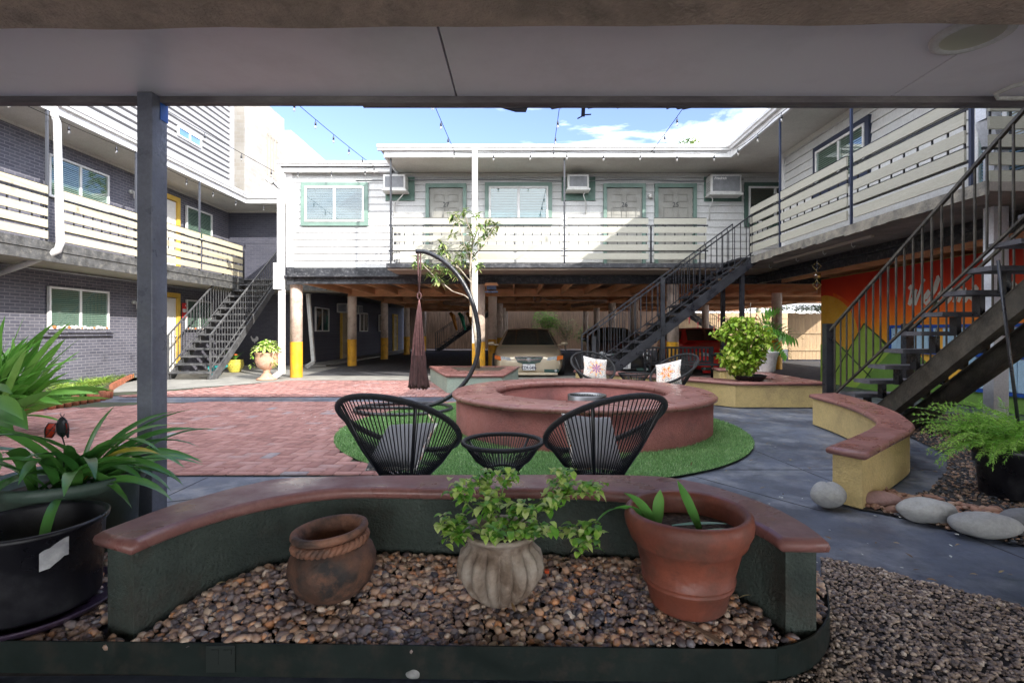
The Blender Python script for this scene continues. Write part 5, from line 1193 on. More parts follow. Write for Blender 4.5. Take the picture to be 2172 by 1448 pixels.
pebbles('brown_cobbles', Q, .02, .042, lambda x, y: 0*x+.004, tone_mat('brown_cobble', [(0, (.22, .12, .09)), (.5, (.34, .18, .12)), (1, (.44, .30, .22))], .7, .4, 60), 2, .6, 'orange-brown cobbles lying behind the row of boulders', 'cobbles')

ed = MB(); V = []; n = len(edge_s)
for i, p in enumerate(edge_s):
    a = Vector(edge_s[max(i-1, 0)]); b = Vector(edge_s[min(i+1, n-1)]); d = (b-a).normalized(); nx = Vector((-d.y, d.x))*.003
    for z in (.0, .115):
        for s in (-1, 1): V.append((p[0]+s*nx.x, p[1]+s*nx.y, z))
F = []
for i in range(n-1):
    o_ = 4*i; F += [(o_, o_+2, o_+6, o_+4)[::-1], (o_+1, o_+5, o_+7, o_+3)[::-1], (o_+2, o_+3, o_+7, o_+6)[::-1]]
eg = thing('metal_edging', 'dark green steel edging strip along the front of the foreground gravel bed', 'garden edging', (0, 1.75, 0))
ed.add(V, F).build('strip', mat('green_black_steel', (.007, .013, .011), (.013, .021, .018), 4, .6, spec=.3, dirt=(.035, .03, .024), dscale=11), eg)
for px in (440, 1400):
    x, y = at(px, 1364, .115); cl = MB().box(x, x+.10, y-.0085, y-.0035, .02, .112).box(x+.02, x+.045, y-.012, y-.009, .05, .10).box(x+.062, x+.09, y-.012, y-.009, .085, .10); cl.build('joint_clip', mat('clip_steel', (.05, .06, .055), None, rough=.35, metal=.5), eg)
sheet('concrete_walk', [(-3.2, .2), (1.3, .2), (1.15, 1.72), (.9, 1.66), (-3.2, 1.72)], .002, mat('pinkish_concrete', (.12, .10, .095), (.07, .06, .055), 3, .9, bump=.6, bscale=60, dirt=(.08, .07, .07), dscale=5))
sheet('leaf_litter', [at(-60, 1436), at(1700, 1425), at(1780, 1390), at(1730, 1380), at(-60, 1410)], .004, MATS['dark_grit'])

def boulder(label, x, y, z, sx, sy, sz, c, rz=0, seed=0, heart=False, group='smooth boulders along the slate path'):
    V0, F0 = ico(4); r = np.ones(len(V0)); rs = np.random.default_rng(seed)
    for k in range(5): r += .045/(1+k*.6)*np.sin(V0 @ rs.normal(0, 1.6+k, 3)+rs.uniform(0, 6))
    V = V0*r[:, None]
    if heart: V[:, 2] -= .20*np.exp(-(V0[:, 0]/.16)**2)*(V0[:, 2] > 0)*V0[:, 2]
    V = V*np.array([sx, sy, sz]); a = R(rz); V = np.stack([V[:, 0]*math.cos(a)-V[:, 1]*math.sin(a)+x, V[:, 0]*math.sin(a)+V[:, 1]*math.cos(a)+y, V[:, 2]+z+sz*.86], 1)
    o = npmesh('boulder', V, F0, c, None, True); tag(o, label, 'boulder', group); return o
BG = mat('grey_boulder', (.36, .36, .35), (.28, .28, .275), 5, .8, bump=.5, bscale=40, dirt=(.42, .41, .38), dscale=9)
BP = mat('pink_boulder', (.42, .25, .22), (.34, .21, .19), 6, .75, bump=.4, bscale=50, dirt=(.5, .38, .34), dscale=7)
def bat(px, py): return at(px, py)
boulder('round grey boulder with a notched top against the end of the yellow bench', 2.13, 3.50, 0, .118, .09, .092, BG, 0, 1, True)
boulder('flat pink boulder lying beside the yellow bench corner', 2.50, 3.52, 0, .125, .08, .052, BP, -14, 2)
boulder('long pale grey boulder in the middle of the path edge row', 2.58, 3.22, 0, .165, .085, .078, BG, -16, 3)
boulder('flat oval grey boulder near the right edge below the fern', 2.74, 3.00, 0, .185, .10, .072, BG, -8, 5)
boulder('dark grey boulder cut by the right edge of the view', 3.02, 3.03, 0, .15, .10, .08, mat('dark_boulder', (.2, .2, .205), (.14, .14, .145), 6, .8, bump=.5, bscale=40), 5, 6)
x, y = at(880, 1434); boulder('small grey stone on the walk in front of the metal edging', x, y, 0, .03, .022, .019, BG, 10, 8, group=None)
tag(MB().tube([at(1160, 1216, .14)+(.145,), at(1160, 1216, .14)+(.157,)], .011, 14).build('bottle_cap', mat('orange_plastic', (.7, .09, .02), None), None), 'bright orange plastic bottle cap on the gravel right of the ribbed urn', 'bottle cap')
tag(MB().bar(at(1455, 1325, .13)+(.14,), at(1530, 1366, .13)+(.135,), .022, .008).build('wood_chip', mat('split_wood', (.30, .20, .13), (.16, .11, .08), 20, .9, stretch=(1, 6, 6)), None), 'split strip of wood lying on the gravel below the terracotta pot', 'wood strip')

# ================================================================ POTS
x, y = at(706, 1240, .14); x, y = -.75, 2.08
tl = Matrix.Rotation(R(-5), 3, 'Y') @ Matrix.Diagonal((.93, .93, .98)).to_3x3()
cp = thing('clay_pot', 'empty aged clay pot tilted on the gravel with a rope moulding round its neck', 'pot', (x, y, .13))
pf = [(0, .0), (.07, .0), (.11, .012), (.155, .05), (.182, .105), (.186, .145), (.175, .185), (.150, .213), (.132, .225)]
b = MB().lathe(pf, 0, 0, 64, tilt=tl); b.v = [(v[0]+x, v[1]+y, v[2]+.125) for v in b.v]; b.build('body', mat('sooty_clay', (.13, .065, .042), (.03, .026, .024), 8, .7, bump=.7, bscale=40, dirt=(.26, .12, .07), dscale=6, lo=.38, hi=.6, detail=10), cp, True)
pf = [(.131, .222), (.130, .238), (.140, .250), (.156, .258), (.163, .270), (.160, .283), (.148, .288), (.134, .282), (.126, .262), (.118, .235), (.14, .19), (.155, .12), (.10, .04), (0, .03)]
b = MB().lathe(pf, 0, 0, 64, tilt=tl); b.v = [(v[0]+x, v[1]+y, v[2]+.125) for v in b.v]; b.build('rim', CLAY, cp, True)
rp = MB(); P1 = []; P2 = []
for k in range(150):
    a = 2*math.pi*k/150
    for P_, ph in ((P1, 0), (P2, math.pi)):
        q = tl @ Vector(((.146+.010*math.cos(19*a+ph))*math.cos(a), (.146+.010*math.cos(19*a+ph))*math.sin(a), .231+.010*math.sin(19*a+ph))); P_.append((q.x+x, q.y+y, q.z+.125))
rp.tube(P1, .0115, 7, closed=True).tube(P2, .0115, 7, closed=True).build('rope_moulding', CLAY, cp, True)
ux, uy = -.075, 2.06
ur = thing('ribbed_urn', 'pale ribbed stone urn with a leafy green plant, in the middle of the gravel bed', 'urn', (ux, uy, .12))
rib = lambda a, z: 1+(.24*(abs(math.sin(a*8))**.85-.8) if .02 < z-.12 < .225 else 0)*min(1, (.24-(z-.12))/.04 if z-.12 > .19 else 1)*min(1, max(0, (z-.12)/.03))
MB().lathe([(.0, .12), (.07, .12), (.09, .13), (.13, .17), (.162, .225), (.170, .27), (.160, .31), (.135, .338), (.128, .35), (.130, .368), (.148, .385), (.160, .393), (.160, .402), (.148, .408), (.132, .402), (.125, .38), (.12, .33), (0, .33)], ux, uy, 256, rib=rib).build('body', STONEP, ur, True)
MB().lathe([(.125, .365), (0, .37)], ux, uy, 24).build('soil', SOIL, ur)
tx, ty = .655, 1.98
tp = thing('terracotta_pot', 'large terracotta pot with a thick rolled rim, a few strap leaves inside', 'pot', (tx, ty, .11))
MB().lathe([(0, .145), (.130, .145), (.140, .153), (.144, .168), (.162, .235), (.171, .241), (.173, .248), (.166, .253), (.175, .259), (.176, .267), (.170, .272), (.200, .385), (.212, .395), (.219, .405), (.226, .425), (.237, .45), (.241, .475), (.236, .505), (.222, .517), (.207, .508), (.200, .48), (.198, .43), (.190, .40), (0, .40)], tx, ty, 72).build('body', TERRA, tp, True)
MB().lathe([(.199, .428), (.1, .436), (0, .434)], tx, ty, 30).build('soil', mat('potting_soil', (.05, .035, .025), (.13, .095, .065), 40, .98, spec=.1, bump=1, bscale=90), tp)
bpx, bpy_ = -1.93, 2.02
bp_ = thing('black_nursery_pot', 'black plastic nursery pot with a torn label, in the lower left corner', 'pot', (bpx, bpy_, .12))
MB().lathe([(0, .125), (.205, .125), (.215, .14), (.228, .42), (.240, .435), (.243, .452), (.232, .456), (.222, .44), (.212, .2), (0, .2)], bpx, bpy_, 60).build('body', BLACKP, bp_, True)
MB().lathe([(.214, .30), (0, .31)], bpx, bpy_, 30).build('soil', SOIL, bp_)
a0 = R(-42); lb_ = MB(); V = []
for i in range(7):
    a = a0+R(3.6)*i; zl = .355+.005*i+random.uniform(-.006, .006)
    V += [(bpx+.2285*math.cos(a), bpy_+.2285*math.sin(a), zl-.03-random.uniform(0, .01)), (bpx+.2295*math.cos(a), bpy_+.2295*math.sin(a), zl+.035)]
lb_.add(V, [(2*i, 2*i+2, 2*i+3, 2*i+1) for i in range(6)]).build('label_sticker', mat('old_sticker', (.5, .5, .5), (.32, .32, .34), 20, .7), bp_)
tag(MB().lathe([(.0, .105), (.25, .105), (.285, .135), (.288, .14), (.28, .142), (.245, .115), (0, .115)], bpx, bpy_, 48).build('saucer', mat('purple_plastic', (.06, .035, .07), (.04, .03, .055), 4, .4), None, True), 'dark purple saucer under the black nursery pot', 'saucer')
gx, gy = -2.20, 2.50
gp = thing('green_pot', 'sage green plastic pot with long strap leaves, behind the black nursery pot', 'pot', (gx, gy, 0))
MB().lathe([(0, .0), (.21, .0), (.235, .10), (.27, .44), (.30, .455), (.305, .50), (.29, .508), (.272, .49), (.265, .2), (0, .2)], gx, gy, 60).build('body', mat('sage_plastic', (.055, .09, .07), (.075, .115, .09), 3, .5), gp, True)
MB().lathe([(.27, .43), (0, .44)], gx, gy, 30).build('soil', SOIL, gp)

# ================================================================ FOLIAGE
class Leaves:
    def __init__(s): s.V, s.F, s.T = [], [], []
    def leaf(s, base, d, L, W, droop=.4, fold=.25, tone=None, seg=5, prof='strap', twist=0):
        base = Vector(base); d = Vector(d).normalized(); tone = random.random() if tone is None else tone
        side = d.cross(Vector((0, 0, 1)))
        if side.length < .05: side = Vector((random.uniform(-1, 1), random.uniform(-1, 1), 0))
        side.normalize(); side.rotate(Matrix.Rotation(twist, 3, d)); b = len(s.V); p = base.copy(); dd = d.copy()
        for i in range(seg+1):
            f = i/seg
            if prof == 'strap': w = W*min(1, .55+f*1.4)*(1-max(0, (f-.55)/.45)**2.2)
            elif prof == 'ovate': w = W*math.sin(math.pi*min(1, .04+f*.96)**.75)
            else: w = W*math.sin(math.pi*(.06+f*.94))
            w = max(w, W*.02)/2; n = side.cross(dd).normalized()
            s.V += [tuple(p-side*w+n*fold*w), tuple(p-n*0), tuple(p+side*w+n*fold*w)]; s.T += [tone]*3
            st_ = L/seg; p = p+dd*st_; dd = (dd+Vector((0, 0, -droop/seg))).normalized()
        for i in range(seg):
            o = b+3*i; s.F += [(o, o+1, o+4, o+3), (o+1, o+2, o+5, o+4)]
    def build(s, name, m, parent=None): return npmesh(name, s.V, s.F, m, parent, True, s.T)
def rdir(up=.5, spread=1):
    a = random.uniform(0, 2*math.pi); return Vector((math.cos(a)*spread, math.sin(a)*spread, up))
GREEN = tone_mat('strap_leaf', [(0, (.04, .14, .02)), (.4, (.10, .28, .04)), (.75, (.18, .42, .07)), (1, (.34, .56, .14))], .38, .15, 30, .5, .2, .2, 8)
DGREEN = tone_mat('dark_strap_leaf', [(0, (.03, .13, .03)), (.5, (.085, .26, .05)), (.85, (.17, .38, .08)), (1, (.6, .45, .06))], .32, .15, 30, .6, .15, .15, 8)
LIME = tone_mat('lime_leaf', [(0, (.12, .25, .02)), (.4, (.27, .43, .03)), (.8, (.42, .56, .07)), (1, (.55, .52, .16))], .5, .2, 60, .4, .3, .2, 20)
VARIEG = tone_mat('variegated_leaf', [(0, (.10, .30, .03)), (.42, (.24, .50, .06)), (.62, (.50, .68, .14)), (1, (.66, .74, .32))], .5, .2, 60, .4, .25, .75, 45)
FERN = tone_mat('fern_needle', [(0, (.10, .28, .03)), (.5, (.24, .50, .07)), (1, (.42, .66, .14))], .5, 0, 60, .4, .3, .2, 20)
OLIVE = tone_mat('tree_leaf', [(0, (.06, .12, .03)), (.4, (.14, .24, .06)), (.75, (.30, .38, .12)), (1, (.55, .52, .25))], .45, .1, 60, .5, .25, .5, 14)
STEM = mat('green_stem', (.12, .22, .05), (.2, .25, .1), 8, .6); BARK = mat('pale_bark', (.42, .37, .30), (.26, .22, .17), 12, .9, bump=.6, bscale=50)

# large strap plant, left
sp_ = thing('strap_leaf_plant', 'big clump of long bright green strap leaves before the left brick wall', 'plant', (-6.1, 6.0, 0))
lv = Leaves()
for k in range(95):
    a = random.uniform(-.6, 2.6); e = random.uniform(.15, 1.5); d = Vector((math.cos(a)*1.0, math.sin(a)*.5-.2, e))
    b = Vector((-6.15+random.uniform(-.35, .25), 6.0+random.uniform(-.2, .2), .12+random.uniform(0, .3)))
    lv.leaf(b, d, random.uniform(.7, 1.12), random.uniform(.065, .10), random.uniform(.2, .9), .3, random.uniform(.2, .8), 7, 'strap', random.uniform(-1.2, 1.2))
lv.build('leaves', GREEN, sp_)
# strap plant in green pot
sp2 = thing('strap_leaf_plant', 'arching dark glossy strap leaves growing from the sage green pot, lower left', 'plant', (gx, gy, .44))
lv = Leaves()
for k in range(36):
    a = random.uniform(-2.4, 1.2) if k % 4 else random.uniform(-.5, .3); e = random.uniform(.45, 1.6)
    d = Vector((math.cos(a), math.sin(a)*.8, e)); b = Vector((gx+random.uniform(-.13, .15), gy+random.uniform(-.12, .12), .44))
    lv.leaf(b, d, random.uniform(.38, .66), random.uniform(.042, .064), random.uniform(.9, 2.1), .35, random.choice([.2, .35, .5, .6, .7]), 9, 'strap', random.uniform(-.7, .7))
for (px, py, d_, L, tn) in ((400, 1020, 2.45, .72, .5), (345, 915, 2.6, .68, .3), (560, 955, 2.7, .75, .4), (330, 960, 2.5, .6, .6), (340, 1075, 2.35, .62, .45), (295, 1055, 2.4, .55, .98), (230, 930, 2.5, .6, .5)):
    tip = wp(min(px, 400), py, d_); b = Vector((gx+.08, gy-.05, .44)); m_ = b.lerp(tip, .5)+Vector((0, 0, .20)); dd = (m_-b)
    lv.leaf(b, dd.normalized()+Vector((0, 0, .15)), (m_-b).length+(tip-m_).length, .048, 1.45, .35, tn, 10, 'strap', .6)
lv.build('leaves', DGREEN, sp2)
# the leaf falling over the black pot
lv = Leaves(); lv.leaf((-1.99, 2.22, .47), (.45, -.8, .25), .42, .036, 2.2, .3, .55, 9)
tag(lv.build('strap_leaf', DGREEN), 'single strap leaf bending down over the rim of the black nursery pot', 'leaf')
# broad leaves at the far left
bl = thing('broad_leaf_plant', 'broad glossy heart leaves entering at the left edge', 'plant', (-2.75, 2.3, 0))
lv = Leaves()
for px, py, dx, dz, L, W, tn in ((-30, 868, 1, -.12, .25, .13, .55), (-25, 842, 1, -.25, .22, .085, .8), (-35, 945, .25, -1, .20, .12, .3), (-30, 820, 1, .05, .15, .06, .7), (-60, 900, 1, .05, .24, .14, .45)):
    lv.leaf(wp(px, py, 2.35), (dx, -.15, dz), L, W, .6, .25, tn, 8, 'ovate', .25)
lv.build('leaves', GREEN, bl)
MB().tube([(-2.8, 2.3, 0), (-2.66, 2.32, .5), (-2.5, 2.34, .87)], .008, 6).tube([(-2.8, 2.3, 0), (-2.62, 2.32, .4), (-2.46, 2.34, .70)], .008, 6).build('stem', STEM, bl, True)
# coleus in the urn
cl_ = thing('variegated_plant', 'leafy variegated yellow-green plant spilling from the ribbed stone urn', 'plant', (ux, uy, .37))
lv = Leaves(); sm_ = MB()
stems = [((1000, 1078), (975, 1030), 2.0), ((1040, 1060), (1012, 1012), 2.1), ((1060, 1070), (1075, 1000), 2.1), ((990, 1110), (945, 1105), 1.95), ((1010, 1125), (965, 1135), 1.9), ((1120, 1090), (1180, 1060), 2.05), ((1150, 1070), (1210, 1030), 2.1), ((1200, 1050), (1262, 1035), 2.1), ((1120, 1125), (1150, 1120), 1.9), ((1180, 1128), (1262, 1120), 1.95), ((1200, 1128), (1245, 1150), 1.9), ((1060, 1100), (1045, 1128), 1.88), ((1090, 1105), (1100, 1135), 1.90), ((1150, 1060), (1195, 1005), 2.15), ((1040, 1090), (1030, 1060), 2.0), ((1090, 1095), (1110, 1075), 2.0)]
for (m1, e1, d_) in stems:
    b = Vector((ux+random.uniform(-.05, .05), uy+random.uniform(-.05, .05), .37)); M1 = wp(m1[0], m1[1], (d_+uy)/2); E1 = wp(e1[0], e1[1], d_)
    P = [Vector(p) for p in smooth_open([tuple(b), tuple(M1), tuple(E1)], 6)]; sm_.tube(P, .0035, 5)
    for i, q in enumerate(P[5:]):
        f = i/len(P[5:]); n_ = 2+int(f*f*18)
        for k in range(n_):
            lv.leaf(q+Vector((random.uniform(-.03, .03), random.uniform(-.03, .03), random.uniform(-.02, .02)))*(.5+f), rdir(random.uniform(-.5, .5)), random.uniform(.026, .05), random.uniform(.02, .034), random.uniform(.6, 2), .3, random.random(), 4, 'ovate')
lv.build('leaves', VARIEG, cl_); sm_.build('stem', STEM, cl_, True)
# strap leaves in the terracotta pot
ap = thing('strap_leaf_plant', 'few short cut strap leaves in the large terracotta pot', 'plant', (tx, ty, .43))
lv = Leaves()
for b, d, L, W, dr, tn in (((tx-.13, ty-.02, .43), (-.35, 0, 1), .20, .028, 1.4, .6), ((tx-.14, ty, .43), (-.55, .05, 1), .27, .026, 2.6, .5), ((tx-.11, ty+.02, .43), (.05, 0, 1), .15, .034, .5, .75), ((tx+.04, ty-.03, .43), (-.38, 0, 1), .22, .026, .3, .6), ((tx-.06, ty+.0, .445), (1, -.1, .12), .21, .020, .1, .45), ((tx-.02, ty-.07, .44), (1, .12, .10), .18, .018, .1, .5)):
    lv.leaf(b, d, L, W*1.35, dr, .35, tn, 9, 'strap', 0 if d[2] < .2 else 1.2)
lv.build('leaves', DGREEN, ap)
# fern in black pot, right
fx, fy = 3.62, 3.72
fp = thing('black_plant_pot', 'black ribbed plastic pot at the right edge full of feathery fern', 'pot', (fx, fy, 0))
MB().lathe([(0, 0), (.19, 0), (.20, .02), (.215, .22), (.235, .235), (.238, .30), (.255, .31), (.262, .37), (.25, .378), (.235, .36), (.22, .25), (0, .25)], fx, fy, 48, rib=lambda a, z: 1+.006*math.sin(20*a)*(z < .22)).build('body', BLACKP, fp, True)
fe = thing('feathery_fern', 'feathery bright green asparagus fern overflowing the black pot on the right', 'fern', (fx, fy, .35))
V = []; F = []; T = []; smb = MB()
for k in range(210):
    a = random.uniform(0, 2*math.pi); 
    if random.random() < .4: a = random.uniform(2.2, 3.8)
    L = random.uniform(.27, .56); e = random.uniform(.25, 1.7); p = Vector((fx+random.uniform(-.14, .14), fy+random.uniform(-.14, .14), .36)); d = Vector((math.cos(a), math.sin(a), e)).normalized(); tn = random.uniform(.1, .8)
    P = [p.copy()]; n_ = 16
    for i in range(n_):
        p = p+d*L/n_; d = (d+Vector((0, 0, -.055-.035*random.random()))).normalized(); P.append(p.copy())
        w_ = .07*math.sin(math.pi*min(1, .12+i/n_))
        for q in range(9):
            s = d.cross(Vector((0, 0, 1))).normalized()*random.choice((-1, 1)); e_ = p+s*w_*random.uniform(.3, 1)+d*.02+Vector((0, 0, random.uniform(-.015, .015)))
            b_ = p.lerp(e_, random.uniform(0, .6)); o_ = len(V); n2 = Vector((random.uniform(-1, 1), random.uniform(-1, 1), random.uniform(-1, 1)))*.0036
            V += [tuple(b_+n2), tuple(b_-n2), tuple(b_+(e_-b_)*1.0+Vector((random.uniform(-.012, .012), random.uniform(-.012, .012), random.uniform(-.008, .012))))]; F.append((o_, o_+1, o_+2)); T += [min(1, tn+.25*i/n_)]*3
    smb.tube(P, .0016, 4, caps=False)
npmesh('fronds', V, F, FERN, fe, False, T); smb.build('stem', STEM, fe)
tag(MB().tube([(3.62, 3.66, .28), (3.50, 3.72, 1.72)], .011, 8).build('thin_pole', IRON, None, True), 'thin dark pole leaning from the fern pot up to the large staircase', 'pole')
# hedge in tray and monstera
ty_ = thing('lime_leaf_shrub', 'dense lime green shrub with red flower spikes in a black tray on the planter wall', 'shrub', (3.80, 8.42, .40))
MB().lathe([(0, .402), (.20, .402), (.215, .41), (.262, .475), (.27, .478), (.262, .485), (.24, .47), (0, .46)], 3.80, 8.40, 40).build('tray', BLACKP, ty_, True)
lv = Leaves(); stb = MB()
for k in range(2600):
    z = random.uniform(.49, 1.44); f = (z-.5)/.92; a = random.uniform(0, 2*math.pi); nn_ = noise.noise(Vector((math.cos(a)*1.9, math.sin(a)*1.9, z*3.6))); rad = (.13+.36*max(f, 0)**.8 if f < .75 else .42-1.0*(f-.75))*random.uniform(.45, 1.0)*(1+.75*nn_)
    if nn_ < -.22 and random.random() < .7: continue
    p = Vector((3.70+rad*1.15*math.cos(a), 8.42+rad*.9*math.sin(a), z)); lv.leaf(p, rdir(random.uniform(-1.2, .2)), random.uniform(.06, .10), random.uniform(.045, .07), random.uniform(.3, 1.6), .2, random.random(), 4, 'ovate', random.uniform(-.9, .9))
for k in range(9):
    a = k*.7; stb.tube([(3.79, 8.42, .47), (3.79+.1*math.cos(a), 8.42+.1*math.sin(a), .8), (3.79+.22*math.cos(a), 8.42+.2*math.sin(a), 1.35)], .007, 5)
stb.tube([(3.80, 8.42, .47), (3.82, 8.40, 1.68)], .008, 6)
for k in range(26):
    a = random.uniform(0, 6.28); q0 = Vector((3.79+.2*math.cos(a), 8.42+.2*math.sin(a), random.uniform(.8, 1.3))); q1 = q0+Vector((math.cos(a)*.16, math.sin(a)*.14, random.uniform(.05, .22))); stb.tube([q0, q1], .004, 4)
    for q in range(9): lv.leaf(q0.lerp(q1, .3+q*.08), rdir(random.uniform(-.6, .5)), random.uniform(.05, .08), .04, 1, .2, random.random(), 4, 'ovate')
lv.build('leaves', LIME, ty_); stb.build('stem', mat('brown_stem', (.12, .09, .06)), ty_, True)
for px, py in ((1462, 680), (1480, 690), (1524, 675), (1552, 693), (1590, 688), (1604, 672), (1606, 700), (1516, 700)):
    q = wp(px, py+0, 8.42); fl = MB()
    for k in range(10): fl.tube([q+Vector((0, 0, -.05+.011*k)), q+Vector((random.uniform(-.018, .018), random.uniform(-.018, .018), -.045+.011*k))], .007, 5)
    fl.build('flower_spike', mat('red_flower', (.30, .015, .03), None, rough=.6), ty_)
wpt = thing('white_planter_pot', 'white plastic pot with a split-leaf plant on the planter wall behind the lime shrub', 'pot', (4.87, 10.1, .40))
MB().lathe([(0, .402), (.18, .402), (.19, .42), (.225, .66), (.228, .665), (.226, .69), (.235, .70), (.262, .78), (.268, .80), (.255, .808), (.24, .79), (.22, .7), (0, .7)], 4.87, 10.1, 48).build('body', PLASTW, wpt, True)
mo = thing('split_leaf_plant', 'green split-leaf plant growing from the white pot', 'plant', (4.87, 10.1, .75))
lv = Leaves(); ms = MB()
for px, py, dx, dz, sz in ((1640, 672, .35, .25, .50), (1677, 712, .9, -.6, .55), (1664, 745, .35, -1, .42), (1640, 735, .1, -.9, .30), (1628, 690, -.5, .1, .36), (1655, 700, .6, -.2, .40)):
    tip = wp(px, py, 10.0); d = Vector((dx, -.25, dz)).normalized(); c = tip-d*sz*.5; ms.tube([(4.87, 10.1, .75), tuple(Vector((4.87, 10.1, .75)).lerp(c, .5)+Vector((0, 0, .08))), tuple(c)], .010, 6)
    sd_ = d.cross(Vector((0, -1, .2))).normalized()
    for k in range(7):
        for s in (-1, 1):
            q = c+d*sz*(k/7)*.8; lv.leaf(q, (sd_*s*1.0+d*(.25+.14*k)), sz*(.52-.045*abs(k-2)), sz*.15, .7, .1, .4+.05*k, 5, 'ovate')
lv.build('leaves', GREEN, mo); ms.build('stem', STEM, mo, True)

# small tree
tr = thing('small_tree', 'slim young tree with loose rosettes of leaves in the sage planter beside the white post', 'tree', (-.93, 11.6, .37))
D = 11.3
def W_(px, py, d=D): return tuple(wp(px, py, d))
br = MB()
br.tube([(-.93, 11.6, .36), W_(1011, 735), W_(1005, 690), W_(1003, 655), W_(1001, 620), W_(997, 575), W_(1000, 535), W_(1003, 500)], [.045, .04, .032, .03, .028, .024, .02, .016], 8)
for P_ in ([(1003, 640), (985, 626), (960, 618), (935, 600), (925, 585)], [(1000, 600), (975, 570), (950, 545), (938, 520)], [(1000, 560), (985, 520), (975, 480), (965, 455)], [(1002, 520), (1012, 490), (1010, 460)], [(1003, 545), (1030, 515), (1042, 492), (1052, 480)], [(960, 618), (925, 590), (900, 565), (890, 550)], [(1003, 500), (990, 470), (985, 448)], [(975, 570), (955, 560), (948, 565)]):
    pp_ = [W_(*p, D+random.uniform(-.15, .15)) for p in P_]; br.tube(pp_, [.016-.009*i/len(pp_) for i in range(len(pp_))], 6)
br.build('trunk', BARK, tr, True)
lv = Leaves()
ros = [(925, 588), (940, 600), (912, 580), (890, 548), (902, 562), (880, 560), (938, 518), (950, 540), (930, 540), (960, 455), (972, 470), (985, 448), (1010, 458), (998, 480), (1042, 490), (1052, 478), (1030, 500), (1015, 515), (988, 520), (975, 540), (955, 565), (1003, 545), (985, 560), (970, 585), (1015, 565), (960, 500), (1005, 500), (945, 575), (930, 565), (1035, 470), (995, 530), (1018, 480), (968, 556), (942, 532)]
for px, py in ros:
    q = Vector(W_(px, py, D+random.uniform(-.3, .3)))
    for k in range(random.randint(20, 28)): lv.leaf(q+Vector((random.uniform(-.05, .05), random.uniform(-.05, .05), random.uniform(-.05, .05))), rdir(random.uniform(-.8, .9)), random.uniform(.12, .22), random.uniform(.030, .05), random.uniform(.4, 1.3), .3, random.random(), 4, 'lance')
for k in range(12): lv.leaf(Vector(W_(930, 596)), rdir(-.5), random.uniform(.16, .24), .07, .8, .2, random.uniform(.6, 1), 4, 'lance')
lv.build('crown', OLIVE, tr)

# urn with pothos by the corner column
pu = thing('footed_urn', 'peach terracotta footed urn by the yellow-footed corner column', 'urn', (-6.25, 12.75, 0))
MB().lathe([(0, 0), (.24, 0), (.235, .03), (.15, .07), (.10, .14), (.075, .19), (.09, .215), (.075, .235), (.12, .26), (.22, .33), (.265, .45), (.265, .55), (.25, .60), (.27, .64), (.275, .67), (.25, .665), (.235, .6), (0, .58)], -6.32, 12.75, 40).build('body', mat('peach_clay', (.58, .35, .24), (.48, .28, .19), 5, .8, dirt=(.64, .45, .34), dscale=5), pu, True)
pl_ = thing('trailing_plant', 'pale green trailing plant in the footed urn by the corner column', 'plant', (-6.32, 12.75, .62))
lv = Leaves()
for k in range(170):
    a = random.uniform(0, 6.28); r_ = random.uniform(0, .32); z = .68+.28*(1-(r_/.34)**2)*random.uniform(.3, 1.1); lv.leaf((-6.32+r_*math.cos(a), 12.75+r_*math.sin(a), z), Vector((math.cos(a), math.sin(a), random.uniform(-.3, .6))), random.uniform(.09, .16), random.uniform(.05, .075), random.uniform(.5, 1.6), .2, random.uniform(.45, 1), 4, 'ovate')
for k in range(26): lv.leaf((-6.32+random.choice((-.29, .27))+random.uniform(-.03, .03), 12.6+random.uniform(-.1, .1), random.uniform(.25, .66)), rdir(-.5), .09, .05, 1, .2, random.uniform(.3, .8), 4, 'ovate')
lv.build('leaves', VARIEG, pl_)
yp = thing('ceramic_pot', 'yellow patterned ceramic pot with red flower under the left staircase', 'pot', (-7.95, 15.2, 0))
m = mat('yellow_glaze', (.62, .55, .10), (.55, .47, .08), 20, .25); m2 = mat('glaze_spots', (.16, .13, .04), None, rough=.3)
yx, yy_ = -8.42, 15.1
MB().lathe([(0, 0), (.15, 0), (.16, .03), (.225, .17), (.235, .26), (.215, .34), (.225, .355), (.225, .37), (.20, .37), (.19, .3), (0, .3)], yx, yy_, 40).build('body', m, yp, True)
q = MB()
for i in range(16):
    for j in range(4): a = i*math.pi/8+.2*j; r_ = (.20, .225, .236, .232)[j]; q.tube([(yx+r_*math.cos(a), yy_+r_*math.sin(a), .10+.065*j), (yx+(r_+.004)*math.cos(a), yy_+(r_+.004)*math.sin(a), .10+.065*j)], .011, 6)
q.build('glaze_pattern', m2, yp)
lv = Leaves()
for k in range(26): lv.leaf((yx, yy_, .34), rdir(1.6), random.uniform(.2, .42), .03, .8, .2, random.random(), 5)
lv.build('leaves', GREEN, yp); MB().lathe([(0, .50), (.05, .505), (.06, .52), (.03, .535), (0, .54)], yx+.05, yy_-.08, 12).build('flower', mat('orange_flower', (.75, .12, .03), None), yp, True)
wc = thing('watering_can', 'turquoise plastic watering can on the ground below the left staircase', 'watering can', (-8.5, 14.0, 0))
MB().lathe([(0, 0), (.12, 0), (.13, .02), (.125, .20), (.10, .25), (.06, .26), (0, .26)], -8.35, 14.0, 24).build('body', mat('turquoise_plastic', (.03, .42, .42), None, rough=.4), wc, True)
MB().tube([(-8.24, 14, .06), (-8.08, 14, .22), (-8.02, 14, .27)], [.025, .018, .03], 8).tube([(-8.45, 14, .2), (-8.55, 14, .24), (-8.52, 14, .12), (-8.46, 14, .06)], .013, 8).build('spout_and_handle', MATS['turquoise_plastic'], wc, True)

